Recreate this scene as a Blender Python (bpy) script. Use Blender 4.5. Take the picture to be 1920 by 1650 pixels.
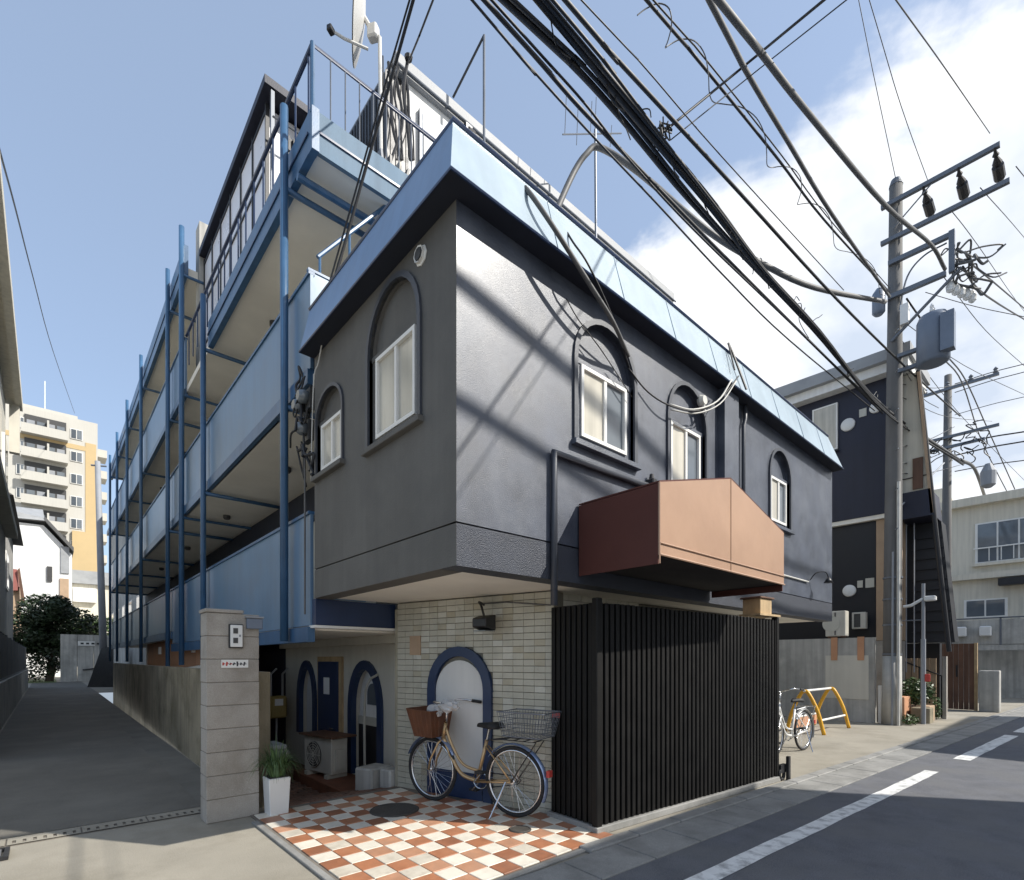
import bpy, bmesh, math, random
from mathutils import Vector, Matrix
random.seed(7)
for o in list(bpy.data.objects): bpy.data.objects.remove(o)
SC = bpy.context.scene
COL = SC.collection
R = math.radians

# ------------------------------------------------------------------ camera
# world frame: x runs along the street front, y runs up the alley, metres
TH = R(41.85)
CAMX, CAMY, CAMZ = -2.138, -2.972, 1.5
cam = bpy.data.cameras.new('camera'); camo = bpy.data.objects.new('camera', cam); COL.objects.link(camo)
camo.location = (CAMX, CAMY, CAMZ); camo.rotation_euler = (R(90), 0, -TH)
cam.sensor_width = 36; cam.lens = 36 * 975 / 1920; cam.shift_y = 413 / 1920
cam.clip_start = .05; cam.clip_end = 3000
SC.camera = camo
# ------------------------------------------------------------------ world
SUN_AZ = R(-54.85); SUN_EL = R(41)
wd = bpy.data.worlds.new('World'); SC.world = wd; wd.use_nodes = True
nt = wd.node_tree; nt.nodes.clear()
def N(t, **k):
    n = nt.nodes.new(t)
    for a, b in k.items(): setattr(n, a, b)
    return n
def LK(a, b): nt.links.new(a, b)
out = N('ShaderNodeOutputWorld'); bg = N('ShaderNodeBackground'); bg.inputs['Strength'].default_value = .12
LK(bg.outputs[0], out.inputs[0])
sky = N('ShaderNodeTexSky', sky_type='NISHITA', sun_disc=False, sun_elevation=SUN_EL, sun_rotation=math.pi/2 - SUN_AZ)
sky.air_density = 1.0; sky.dust_density = 1.4; sky.ozone_density = 1.6; sky.altitude = 30
tc = N('ShaderNodeTexCoord'); sep = N('ShaderNodeSeparateXYZ'); LK(tc.outputs['Generated'], sep.inputs[0])
def MA(op, a, b=None, c=None):
    n = N('ShaderNodeMath', operation=op)
    for i, v in enumerate((a, b, c)):
        if v is None: continue
        if isinstance(v, (int, float)): n.inputs[i].default_value = v
        else: LK(v, n.inputs[i])
    return n.outputs[0]
zz = MA('ADD', MA('MAXIMUM', sep.outputs[2], 0.0), .28)
comb = N('ShaderNodeCombineXYZ')
LK(MA('DIVIDE', sep.outputs[0], zz), comb.inputs[0]); LK(MA('DIVIDE', sep.outputs[1], zz), comb.inputs[1])
comb.inputs[2].default_value = 5.7
nz = N('ShaderNodeTexNoise'); nz.inputs['Scale'].default_value = 1.15; nz.inputs['Detail'].default_value = 7; nz.inputs['Roughness'].default_value = .58; nz.inputs['Distortion'].default_value = .5
LK(comb.outputs[0], nz.inputs['Vector'])
bias = MA('ADD', MA('MULTIPLY', sep.outputs[0], .26), MA('MULTIPLY', sep.outputs[1], -.22))   # more cloud towards the sunny side
bias = MA('ADD', bias, MA('MULTIPLY', sep.outputs[2], -.32))
nz3 = N('ShaderNodeTexNoise'); nz3.inputs['Scale'].default_value = 4.2; nz3.inputs['Detail'].default_value = 8; nz3.inputs['Roughness'].default_value = .6; LK(comb.outputs[0], nz3.inputs['Vector'])
val = MA('ADD', MA('ADD', nz.outputs[0], bias), MA('MULTIPLY', MA('SUBTRACT', nz3.outputs[0], .5), .3))
ramp = N('ShaderNodeValToRGB'); LK(val, ramp.inputs[0])
ramp.color_ramp.elements[0].position = .36; ramp.color_ramp.elements[1].position = .45
ramp.color_ramp.interpolation = 'EASE'
nz2 = N('ShaderNodeTexNoise'); nz2.inputs['Scale'].default_value = 2.6; nz2.inputs['Detail'].default_value = 6
LK(comb.outputs[0], nz2.inputs['Vector'])
cr = N('ShaderNodeValToRGB'); LK(nz2.outputs[0], cr.inputs[0])
cr.color_ramp.elements[0].position = .38; cr.color_ramp.elements[0].color = (3.7, 4.2, 5.0, 1)
cr.color_ramp.elements[1].position = .56; cr.color_ramp.elements[1].color = (6.1, 6.2, 6.35, 1)
veil = N('ShaderNodeMixRGB'); veil.inputs[0].default_value = .42; LK(sky.outputs[0], veil.inputs[1]); veil.inputs[2].default_value = (3.3, 4.1, 5.4, 1)
mx = N('ShaderNodeMixRGB'); LK(ramp.outputs[0], mx.inputs[0]); LK(veil.outputs[0], mx.inputs[1]); LK(cr.outputs[0], mx.inputs[2])
LK(mx.outputs[0], bg.inputs[0])
sl = bpy.data.lights.new('sun', 'SUN'); so = bpy.data.objects.new('sun', sl); COL.objects.link(so)
sl.energy = 3.9; sl.angle = R(.53); sl.color = (1, .955, .88)
sd = Vector((math.cos(SUN_AZ)*math.cos(SUN_EL), math.sin(SUN_AZ)*math.cos(SUN_EL), math.sin(SUN_EL)))
so.rotation_euler = sd.to_track_quat('Z', 'Y').to_euler(); so.location = (0, 0, 40)
vs = SC.view_settings; vs.view_transform = 'Standard'; vs.look = 'None'; vs.gamma = 1; vs.exposure = .66; vs.use_curve_mapping = False
SC.render.engine = 'CYCLES'

# ------------------------------------------------------------------ materials
MT = {}
def mat(name, col, rough=.6, var=.12, vscale=3., bump=0., bscale=60., metal=0., spec=.5, streak=0., stain=None, stain_amt=0., stain_scale=1.2, alpha=None, trans=0., fine=0., coat=0.):
    m = bpy.data.materials.new(name); m.use_nodes = True; MT[name] = m
    t = m.node_tree; b = t.nodes['Principled BSDF']
    def nn(k, **kw):
        n = t.nodes.new(k)
        for q, v in kw.items(): setattr(n, q, v)
        return n
    g = nn('ShaderNodeNewGeometry')
    n1 = nn('ShaderNodeTexNoise'); n1.inputs['Scale'].default_value = vscale; n1.inputs['Detail'].default_value = 6; n1.inputs['Roughness'].default_value = .6
    t.links.new(g.outputs['Position'], n1.inputs['Vector'])
    r1 = nn('ShaderNodeValToRGB'); t.links.new(n1.outputs[0], r1.inputs[0])
    r1.color_ramp.elements[0].position = .3; r1.color_ramp.elements[1].position = .7
    r1.color_ramp.elements[0].color = tuple(max(0, c*(1-var)) for c in col)+(1,)
    r1.color_ramp.elements[1].color = tuple(min(1, c*(1+var)) for c in col)+(1,)
    cur = r1.outputs[0]
    if fine > 0:
        nf = nn('ShaderNodeTexNoise'); nf.inputs['Scale'].default_value = 140; nf.inputs['Detail'].default_value = 2
        t.links.new(g.outputs['Position'], nf.inputs['Vector'])
        mf = nn('ShaderNodeMixRGB', blend_type='OVERLAY'); mf.inputs[0].default_value = fine
        t.links.new(cur, mf.inputs[1]); t.links.new(nf.outputs[0], mf.inputs[2]); cur = mf.outputs[0]
    if streak > 0:
        mp = nn('ShaderNodeMapping'); mp.inputs['Scale'].default_value = (9, 9, .5)
        t.links.new(g.outputs['Position'], mp.inputs[0])
        n2 = nn('ShaderNodeTexNoise'); n2.inputs['Scale'].default_value = 1; n2.inputs['Detail'].default_value = 5
        t.links.new(mp.outputs[0], n2.inputs['Vector'])
        r2 = nn('ShaderNodeValToRGB'); t.links.new(n2.outputs[0], r2.inputs[0])
        r2.color_ramp.elements[0].position = .32; r2.color_ramp.elements[1].position = .62
        r2.color_ramp.elements[0].color = (1-streak,)*3+(1,); r2.color_ramp.elements[1].color = (1, 1, 1, 1)
        m2 = nn('ShaderNodeMixRGB', blend_type='MULTIPLY'); m2.inputs[0].default_value = 1
        t.links.new(cur, m2.inputs[1]); t.links.new(r2.outputs[0], m2.inputs[2]); cur = m2.outputs[0]
    if stain is not None:
        n3 = nn('ShaderNodeTexNoise'); n3.inputs['Scale'].default_value = stain_scale; n3.inputs['Detail'].default_value = 8; n3.inputs['Roughness'].default_value = .65
        t.links.new(g.outputs['Position'], n3.inputs['Vector'])
        r3 = nn('ShaderNodeValToRGB'); t.links.new(n3.outputs[0], r3.inputs[0])
        r3.color_ramp.elements[0].position = .47; r3.color_ramp.elements[1].position = .66
        r3.color_ramp.elements[0].color = (0, 0, 0, 1); r3.color_ramp.elements[1].color = (stain_amt,)*3+(1,)
        m3 = nn('ShaderNodeMixRGB'); t.links.new(r3.outputs[0], m3.inputs[0]); t.links.new(cur, m3.inputs[1]); m3.inputs[2].default_value = tuple(stain)+(1,); cur = m3.outputs[0]
    t.links.new(cur, b.inputs['Base Color'])
    b.inputs['Roughness'].default_value = rough; b.inputs['Metallic'].default_value = metal; b.inputs['Specular IOR Level'].default_value = spec
    if coat: b.inputs['Coat Weight'].default_value = coat; b.inputs['Coat Roughness'].default_value = .25
    if trans: b.inputs['Transmission Weight'].default_value = trans
    if alpha is not None: b.inputs['Alpha'].default_value = alpha
    if rough > .15:
        rr = nn('ShaderNodeMapRange'); rr.inputs[3].default_value = max(.05, rough-.12); rr.inputs[4].default_value = min(1, rough+.12)
        t.links.new(n1.outputs[0], rr.inputs[0]); t.links.new(rr.outputs[0], b.inputs['Roughness'])
    if bump > 0:
        nb = nn('ShaderNodeTexNoise'); nb.inputs['Scale'].default_value = bscale; nb.inputs['Detail'].default_value = 4
        t.links.new(g.outputs['Position'], nb.inputs['Vector'])
        bp = nn('ShaderNodeBump'); bp.inputs['Strength'].default_value = bump; bp.inputs['Distance'].default_value = .01
        t.links.new(nb.outputs[0], bp.inputs['Height']); t.links.new(bp.outputs[0], b.inputs['Normal'])
    return m
mat('concrete', (.30, .275, .225), .85, .12, 1.3, .3, 90, stain=(.2, .18, .14), stain_amt=.7, stain_scale=1.1, fine=.35)
mat('alley_asphalt', (.138, .128, .108), .82, .16, 1.5, .45, 160, stain=(.19, .178, .15), stain_amt=.7, stain_scale=.9, fine=.5)
mat('road_asphalt', (.122, .126, .14), .82, .2, 4., .7, 200, stain=(.15, .15, .15), stain_amt=.8, stain_scale=.8, fine=.9)
mat('alley_strip', (.15, .142, .122), .85, .18, 1.5, .4, 140, stain=(.1, .095, .08), stain_amt=.6, stain_scale=1.3, fine=.4)
mat('gutter_concrete', (.27, .265, .25), .8, .16, 2.5, .35, 110, stain=(.13, .13, .12), stain_amt=.6, stain_scale=2, fine=.35)
mat('road_paint', (.72, .72, .7), .7, .1, 6, .2, 150, stain=(.2, .2, .2), stain_amt=.7, stain_scale=9)
mat('tile_orange', (.39, .165, .085), .38, .18, 7, .06, 60, stain=(.33, .17, .1), stain_amt=.4, stain_scale=8)
mat('tile_orange_dark', (.30, .125, .066), .4, .2, 7, .06, 60, stain=(.22, .12, .08), stain_amt=.5, stain_scale=8)
mat('tile_orange_pale', (.45, .235, .14), .4, .15, 7, .06, 60, stain=(.36, .22, .15), stain_amt=.5, stain_scale=8)
mat('tile_cream_dull', (.58, .53, .44), .4, .1, 6, .06, 60, stain=(.4, .35, .28), stain_amt=.6, stain_scale=7)
mat('tile_cream', (.72, .67, .57), .35, .07, 5, .06, 60, stain=(.5, .45, .37), stain_amt=.4, stain_scale=8)
mat('tile_grout', (.17, .15, .125), .9, .2, 8, .3, 100)
mat('brick_brown', (.17, .095, .065), .75, .3, 9, .3, 70, stain=(.09, .075, .06), stain_amt=.5, stain_scale=5)
mat('wall_tile', (.46, .44, .36), .32, .1, 6, .1, 40, coat=.15)
mat('wall_tile_pale', (.54, .525, .45), .3, .1, 6, .1, 40, coat=.15)
mat('wall_tile_dull', (.42, .385, .29), .36, .12, 6, .1, 40)
mat('wall_grout', (.17, .16, .13), .9, .2, 6, .2, 90)
mat('stucco_grey', (.132, .127, .116), .72, .16, 1.1, .25, 60, streak=.1, stain=(.1, .098, .092), stain_amt=.6, stain_scale=1.4, spec=.3)  # alley-side copy of the one wall paint, toned for the shaded face
mat('stucco_sky_tint', (.050, .061, .088), .44, .3, 2.6, .34, 150, streak=.18, stain=(.095, .108, .135), stain_amt=.7, stain_scale=2.2, spec=.6, coat=.16, fine=.75)  # same wall paint on the front, sky reflection put into the bluer colour
mat('stucco_rough', (.042, .048, .064), .46, .2, 5, 1.0, 110, spec=.45)
mat('trim_slate', (.05, .056, .07), .45, .1, 4, .1, 60)
mat('soffit', (.84, .80, .71), .8, .06, 1.5, .1, 60)
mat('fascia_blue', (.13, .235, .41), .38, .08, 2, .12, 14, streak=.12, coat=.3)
mat('fascia_lit', (.30, .39, .46), .38, .07, 1.6, .12, 12, streak=.1, stain=(.28, .35, .42), stain_amt=.4, stain_scale=4, coat=.25)  # street-side copy of the blue, sun and sky reflection put into the colour
mat('fascia_mid', (.13, .205, .285), .62, .1, 1.6, .12, 12, streak=.2, spec=.25)  # terrace street side: blue toned between the lit and shaded copies
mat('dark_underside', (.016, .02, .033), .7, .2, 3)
mat('white_frame', (.78, .77, .73), .35, .04, 4)
mat('blind', (.55, .52, .44), .16, .12, 1.4, spec=.7, streak=.22)
mat('glass_dark', (.05, .065, .08), .04, .1, 2, spec=.9)
mat('glass_grey', (.13, .15, .17), .06, .15, 1.5, spec=.8)
mat('blue_paint', (.045, .12, .235), .38, .14, 4, .05, 50, streak=.2, coat=.2)
mat('blue_panel', (.125, .225, .345), .34, .09, .9, .03, 20, streak=.1, stain=(.14, .19, .25), stain_amt=.4, stain_scale=1.7, coat=.25)
mat('navy_paint', (.012, .03, .085), .4, .14, 3, .05, 40, coat=.2)
mat('cream_wall', (.6, .575, .5), .8, .06, 1.2, .1, 50, streak=.08)
mat('white_wall', (.78, .78, .76), .7, .05, 1.2, .08, 40, streak=.12)
mat('grey_roof', (.3, .31, .32), .6, .12, 2, .1, 30)
mat('black_metal', (.018, .018, .02), .42, .2, 6, .05, 60)
mat('dark_corrugated', (.016, .016, .018), .45, .2, 3, .08, 50)
mat('pent_panel', (.8, .8, .84), .3, .05, 1.2, spec=.6)
mat('fence_black', (.006, .0055, .005), .55, .3, 5, .2, 60, spec=.3)
mat('awning_lit', (.40, .25, .165), .42, .09, 1.2, .15, 9, spec=.5, stain=(.33, .2, .13), stain_amt=.5, stain_scale=1.5)  # sunlit front of the brown awning, the light put into a paler colour
mat('awning_brown', (.1, .038, .03), .55, .1, 1.5, .06, 70, spec=.2)  # darker copy of the awning brown, side-panel shade put into the colour
mat('awning_inside', (.012, .008, .007), .8, .1, 3)  # near-black: the dark of the hollow awning put into the colour
mat('block', (.37, .345, .31), .9, .1, 2.5, .45, 120, streak=.08, stain=(.2, .175, .14), stain_amt=.5, stain_scale=2.2, fine=.4)
mat('mossy_concrete', (.27, .235, .165), .9, .25, 1.2, .6, 50, streak=.3, stain=(.11, .095, .055), stain_amt=.85, stain_scale=1.3)
mat('old_concrete', (.5, .49, .455), .88, .12, 1.2, .3, 70, streak=.3, stain=(.25, .25, .23), stain_amt=.7, stain_scale=.9)
mat('terracotta', (.52, .27, .15), .7, .1, 2, .1, 40)
mat('white_plastic', (.74, .74, .72), .4, .04, 3)
mat('door_white', (.68, .68, .66), .5, .05, 1.5, .05, 30, streak=.08)
mat('cover_iron', (.06, .055, .048), .65, .25, 8, .6, 60)
mat('pale_plastic', (.5, .49, .43), .45, .06, 3)
mat('ac_white', (.55, .53, .47), .45, .08, 3, streak=.15)
mat('dark_grille', (.05, .05, .05), .5, .2, 8)
mat('bike_gold', (.48, .32, .16), .3, .1, 5, metal=.6, coat=.4)
mat('chrome', (.6, .61, .63), .22, .08, 5, metal=1.)
mat('mud_blue', (.26, .34, .52), .25, .05, 4, metal=.5)
mat('rubber', (.016, .016, .017), .7, .2, 8, .2, 90)
mat('basket_brown', (.115, .042, .018), .55, .25, 9, .3, 120)
mat('plastic_bag', (.6, .61, .62), .3, .06, 9, .5, 22, alpha=.75)
mat('bike_white', (.7, .7, .68), .3, .05, 4, coat=.4)
mat('yellow', (.72, .38, .025), .4, .12, 5, streak=.1)
mat('steel', (.42, .43, .44), .38, .1, 6, metal=.8)
mat('pole_concrete', (.145, .142, .138), .85, .12, 2, .25, 80, streak=.2)
mat('pole_grey', (.27, .285, .31), .6, .08, 2)
mat('pole_metal', (.15, .165, .19), .45, .1, 3, metal=.4)
mat('transformer', (.15, .185, .245), .45, .08, 3)
mat('cable', (.012, .012, .014), .55, .2, 9)
mat('cable_grey', (.1, .1, .1), .6, .2, 7)
mat('cable_pale', (.55, .54, .5), .6, .1, 7)
mat('navy_wall', (.018, .021, .04), .5, .15, 1.5, .12, 50, streak=.15, spec=.4)
mat('black_wall', (.006, .007, .011), .5, .15, 1.5, .1, 50)
mat('brown_wood', (.15, .075, .045), .6, .2, 3, .1, 60, streak=.35)
mat('tan_wall', (.42, .3, .2), .8, .12, 2, .2, 60)
mat('beige_building', (.66, .62, .52), .85, .07, .6, .15, 30, streak=.15)
mat('ochre_paint', (.50, .375, .20), .8, .05, .5)
mat('tower_paint', (.5, .485, .44), .8, .04, .3, streak=.05)
mat('red_roof', (.26, .085, .07), .7, .2, 2)
mat('dark_roof', (.09, .09, .09), .7, .15, 1)
mat('leaf', (.045, .085, .022), .5, .45, 2.5)
mat('leaf_dark', (.02, .037, .013), .55, .45, 1.2)
mat('leaf_grass', (.075, .13, .045), .45, .4, 12)
mat('bark', (.09, .07, .05), .9, .3, 8, .5, 40)
mat('dish', (.62, .61, .58), .4, .04, 2)
mat('paper', (.75, .75, .72), .8, .03, 4)
mat('sticker_red', (.45, .05, .04), .6, .1, 9)
mat('sticker_black', (.03, .03, .035), .6, .1, 9)
mat('timber', (.5, .36, .2), .7, .18, 6, .1, 60, streak=.25)
mat('step_red', (.19, .075, .04), .75, .2, 6, .2, 60)
mat('pot_dark', (.05, .045, .04), .6, .2, 5)
mat('tool_yellow', (.3, .22, .07), .5, .1, 5)
mat('grass_green', (.09, .13, .03), .8, .3, 4)

# ------------------------------------------------------------------ helpers
BASE = {}
class MB:
    def __init__(s): s.v = []; s.f = []
    def add(s, vs, fs):
        n = len(s.v); s.v += [tuple(p) for p in vs]; s.f += [tuple(i+n for i in f) for f in fs]; return s
    def box(s, x0, x1, y0, y1, z0, z1):
        return s.add([(x0,y0,z0),(x1,y0,z0),(x1,y1,z0),(x0,y1,z0),(x0,y0,z1),(x1,y0,z1),(x1,y1,z1),(x0,y1,z1)],
                     [(3,2,1,0),(4,5,6,7),(0,1,5,4),(1,2,6,5),(2,3,7,6),(3,0,4,7)])
    def rbox(s, c, size, rz=0, tilt=0, ax='X'):
        M = Matrix.Translation(c) @ Matrix.Rotation(rz, 4, 'Z') @ Matrix.Rotation(tilt, 4, ax)
        hx, hy, hz = [q/2 for q in size]
        vs = [M @ Vector(p) for p in [(-hx,-hy,-hz),(hx,-hy,-hz),(hx,hy,-hz),(-hx,hy,-hz),(-hx,-hy,hz),(hx,-hy,hz),(hx,hy,hz),(-hx,hy,hz)]]
        return s.add(vs, [(3,2,1,0),(4,5,6,7),(0,1,5,4),(1,2,6,5),(2,3,7,6),(3,0,4,7)])
    def prism(s, low, high):           # two rings with the same count
        n = len(low); vs = list(low)+list(high)
        fs = [tuple(range(n-1, -1, -1)), tuple(range(n, 2*n))]+[(i, (i+1) % n, n+(i+1) % n, n+i) for i in range(n)]
        return s.add(vs, fs)
    def tube(s, pts, r, n=8, cap=True):
        pts = [Vector(p) for p in pts]; m = len(pts)
        rs = r if isinstance(r, (list, tuple)) else [r]*m
        rings = []; prev = None
        for i, p in enumerate(pts):
            d = (pts[min(i+1, m-1)]-pts[max(i-1, 0)])
            if d.length < 1e-9: d = Vector((0, 0, 1))
            d.normalize()
            if prev is None:
                ref = Vector((0, 0, 1)) if abs(d.z) < .9 else Vector((1, 0, 0))
                u = d.cross(ref).normalized()
            else:
                u = (prev-d*prev.dot(d)); u = u.normalized() if u.length > 1e-6 else d.orthogonal().normalized()
            prev = u; w = d.cross(u)
            rings.append([p+(u*math.cos(2*math.pi*k/n)+w*math.sin(2*math.pi*k/n))*rs[i] for k in range(n)])
        b = len(s.v)
        for rg in rings: s.v += [tuple(q) for q in rg]
        for i in range(m-1):
            for k in range(n):
                s.f.append((b+i*n+k, b+i*n+(k+1) % n, b+(i+1)*n+(k+1) % n, b+(i+1)*n+k))
        if cap:
            s.f.append(tuple(b+k for k in range(n-1, -1, -1))); s.f.append(tuple(b+(m-1)*n+k for k in range(n)))
        return s
    def lathe(s, c, prof, n=24, axis='Z'):     # prof: (radius, height)
        c = Vector(c); b = len(s.v)
        for r, h in prof:
            for k in range(n):
                a = 2*math.pi*k/n; x, y = r*math.cos(a), r*math.sin(a)
                p = {'Z': (x, y, h), 'Y': (x, h, y), 'X': (h, x, y)}[axis]
                s.v.append(tuple(c+Vector(p)))
        for i in range(len(prof)-1):
            for k in range(n):
                s.f.append((b+i*n+k, b+i*n+(k+1) % n, b+(i+1)*n+(k+1) % n, b+(i+1)*n+k))
        s.f.append(tuple(b+k for k in range(n-1, -1, -1))); s.f.append(tuple(b+(len(prof)-1)*n+k for k in range(n)))
        return s
    def torus(s, c, R_, r, axis='Y', n=36, m=8, a0=0, a1=2*math.pi):
        pts = []
        full = abs(a1-a0-2*math.pi) < 1e-6
        cnt = n if not full else n+1
        for k in range(cnt):
            a = a0+(a1-a0)*k/(cnt-1); x, y = R_*math.cos(a), R_*math.sin(a)
            pts.append(Vector(c)+Vector({'Y': (x, 0, y), 'Z': (x, y, 0), 'X': (0, x, y)}[axis]))
        return s.tube(pts, r, m, cap=not full)
    def build(s, name, m, parent=None, bevel=0, smooth=False, kind=None, label=None):
        me = bpy.data.meshes.new(name)
        off = BASE.get(parent.name, (0, 0, 0)) if parent is not None else (0, 0, 0)
        me.from_pydata([(p[0]-off[0], p[1]-off[1], p[2]-off[2]) for p in s.v], [], s.f)
        bm = bmesh.new(); bm.from_mesh(me)
        bmesh.ops.recalc_face_normals(bm, faces=bm.faces)
        if bevel > 0:
            es = [e for e in bm.edges if len(e.link_faces) == 2 and e.calc_face_angle() > .5]
            bmesh.ops.bevel(bm, geom=es, offset=bevel, segments=1, affect='EDGES', clamp_overlap=True)
        bm.to_mesh(me); bm.free()
        if smooth:
            for p in me.polygons: p.use_smooth = len(p.vertices) <= 4
        me.materials.append(MT[m])
        o = bpy.data.objects.new(name, me); COL.objects.link(o)
        if parent is not None:
            o.parent = parent; BASE[o.name] = off
        else: BASE[o.name] = (0, 0, 0)
        if kind: o['kind'] = kind
        if label: o['label'] = label
        return o
def thing(name, label, cat, loc=(0, 0, 0), rz=0, group=None, local=False):
    o = bpy.data.objects.new(name, None); COL.objects.link(o); o.location = loc; o.rotation_euler = (0, 0, rz)
    o['label'] = label; o['category'] = cat; o.empty_display_size = .2
    if group: o['group'] = group
    BASE[o.name] = (0, 0, 0) if local else tuple(loc)
    return o
def tag(o, label, cat, group=None):
    o['label'] = label; o['category'] = cat
    if group: o['group'] = group
    return o
def struct(name, mb, m, **k):
    return mb.build(name, m, None, kind='structure', **k)
def link_mesh(name, me, parent, loc, rz=0, rot=None):
    o = bpy.data.objects.new(name, me); COL.objects.link(o); o.parent = parent
    b = BASE.get(parent.name, (0, 0, 0)); o.location = (loc[0]-b[0], loc[1]-b[1], loc[2]-b[2]); o.rotation_euler = rot if rot else (0, 0, rz)
    return o
def box_mesh(name, sx, sy, sz, m, bevel=0):
    bm = bmesh.new(); bmesh.ops.create_cube(bm, size=1)
    bmesh.ops.scale(bm, vec=(sx, sy, sz), verts=bm.verts)
    if bevel: bmesh.ops.bevel(bm, geom=list(bm.edges), offset=bevel, segments=1, affect='EDGES')
    me = bpy.data.meshes.new(name); bm.to_mesh(me); bm.free(); me.materials.append(MT[m]); return me
class Pl:       # a vertical plane: s along dir, z up, d outwards
    def __init__(s, ox, oy, dx, dy):
        l = math.hypot(dx, dy); s.o = (ox, oy); s.d = (dx/l, dy/l); s.n = (dy/l, -dx/l)
    def P(s, t, z, d=0): return (s.o[0]+s.d[0]*t+s.n[0]*d, s.o[1]+s.d[1]*t+s.n[1]*d, z)
    def box(s, mb, t0, t1, z0, z1, d0, d1):
        return mb.prism([s.P(t0,z0,d0), s.P(t1,z0,d0), s.P(t1,z0,d1), s.P(t0,z0,d1)], [s.P(t0,z1,d0), s.P(t1,z1,d0), s.P(t1,z1,d1), s.P(t0,z1,d1)])
    def poly(s, mb, pts, d0, d1):
        return mb.prism([s.P(a, z, d0) for a, z in pts], [s.P(a, z, d1) for a, z in pts])
    def holed(s, name, m, parent, outer, holes, d=0, depth=.1, kind=None):
        bm = bmesh.new()
        def loop(pts, dd):
            vs = [bm.verts.new(Vector(s.P(a, z, dd))) for a, z in pts]
            return vs, [bm.edges.new((vs[i], vs[(i+1) % len(vs)])) for i in range(len(vs))]
        es = []; rings = []
        for pts in [outer]+holes:
            v, e = loop(pts, d); es += e; rings.append((pts, v))
        bmesh.ops.triangle_fill(bm, edges=es, use_beauty=True, use_dissolve=False)
        for pts, v in rings:
            v2 = [bm.verts.new(Vector(s.P(a, z, d-depth))) for a, z in pts]
            for i in range(len(v)):
                j = (i+1) % len(v); bm.faces.new((v[i], v[j], v2[j], v2[i]))
        bmesh.ops.recalc_face_normals(bm, faces=bm.faces)
        # the sheet must face outwards
        for f in bm.faces: f.normal_update()
        off = BASE.get(parent.name, (0, 0, 0)) if parent else (0, 0, 0)
        bmesh.ops.translate(bm, vec=[-q for q in off], verts=bm.verts)
        me = bpy.data.meshes.new(name); bm.to_mesh(me); bm.free(); me.materials.append(MT[m])
        o = bpy.data.objects.new(name, me); COL.objects.link(o)
        if parent: o.parent = parent; BASE[o.name] = off
        if kind: o['kind'] = kind
        return o
def arch_pts(s0, s1, z0, zs, zt, n=14):       # closed outline, arch on top
    c = (s0+s1)/2; rx = (s1-s0)/2; rz = zt-zs
    return [(s0, z0), (s1, z0)]+[(c+rx*math.cos(math.pi*k/n), zs+rz*math.sin(math.pi*k/n)) for k in range(n+1)]
def arch_band(pl, s0, s1, z0, zs, zt, w, d0, d1, bottom=True):
    mb = MB(); o = arch_pts(s0, s1, z0, zs, zt)[1:]+[(s0, z0)]; i = arch_pts(s0+w, s1-w, z0, zs, zt-w)[1:]+[(s0+w, z0)]
    n = len(o)
    for k in range(n-1):
        a, b, c, d = o[k], o[k+1], i[k+1], i[k]
        mb.prism([pl.P(*p, d0) for p in (a, b, c, d)], [pl.P(*p, d1) for p in (a, b, c, d)])
    return mb
def PX(u, v, d):                  # a point seen at pixel (u,v), d metres in front of the camera
    x = (u-960)/975*d; y = d
    return (CAMX+x*math.cos(TH)+y*math.sin(TH), CAMY-x*math.sin(TH)+y*math.cos(TH), CAMZ+(1238-v)/975*d)
def DIR(u):
    k = (u-960)/975; return (k*math.cos(TH)+math.sin(TH), -k*math.sin(TH)+math.cos(TH))
def FB(u, v, b):                  # on the plane y = b
    d = (b-CAMY)/DIR(u)[1]; return PX(u, v, d)
def FA(u, v, a):                  # on the plane x = a
    d = (a-CAMX)/DIR(u)[0]; return PX(u, v, d)
def smooth_path(pts, n=6):        # Catmull-Rom
    pts = [Vector(p) for p in pts]; q = [pts[0]*2-pts[1]]+pts+[pts[-1]*2-pts[-2]]; o = []
    for i in range(1, len(q)-2):
        for k in range(n):
            t = k/n; a, b, c, d = q[i-1], q[i], q[i+1], q[i+2]
            o.append(.5*((2*b)+(c-a)*t+(2*a-5*b+4*c-d)*t*t+(3*b-a-3*c+d)*t**3))
    o.append(pts[-1]); return o

# ================================================================== GROUND
g = MB()
X0, X1, Y0, Y1 = -900, 900, -900, 1200
hx0, hx1, hy0, hy1 = -.5, 1.6, 2.5, 27.5
for (a, b, c, d) in ((X0, hx0, Y0, Y1), (hx1, X1, Y0, Y1), (hx0, hx1, Y0, hy0), (hx0, hx1, hy1, Y1)):
    g.add([(a, c, 0), (b, c, 0), (b, d, 0), (a, d, 0)], [(0, 1, 2, 3)])
struct('ground', g, 'concrete')
w = MB(); w.box(-.52, 1.62, 2.5, 27.5, -.75, -.6)
struct('light_well_floor', w, 'old_concrete')
# alley
al = MB(); al.add([(-2.84, 3.12, .004), (-.56, 3.12, .004), (-.36, 27, .004), (-.3, 44.6, .004), (-2.84, 44.6, .004)], [(0, 1, 2, 3, 4)])
struct('alley', al, 'alley_asphalt')
al = MB(); al.add([(-.95, 3.12, .008), (-.57, 3.12, .008), (-.37, 26, .008), (-.8, 26, .008)], [(0, 1, 2, 3)])
struct('alley_edge_strip', al, 'alley_strip')
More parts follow.
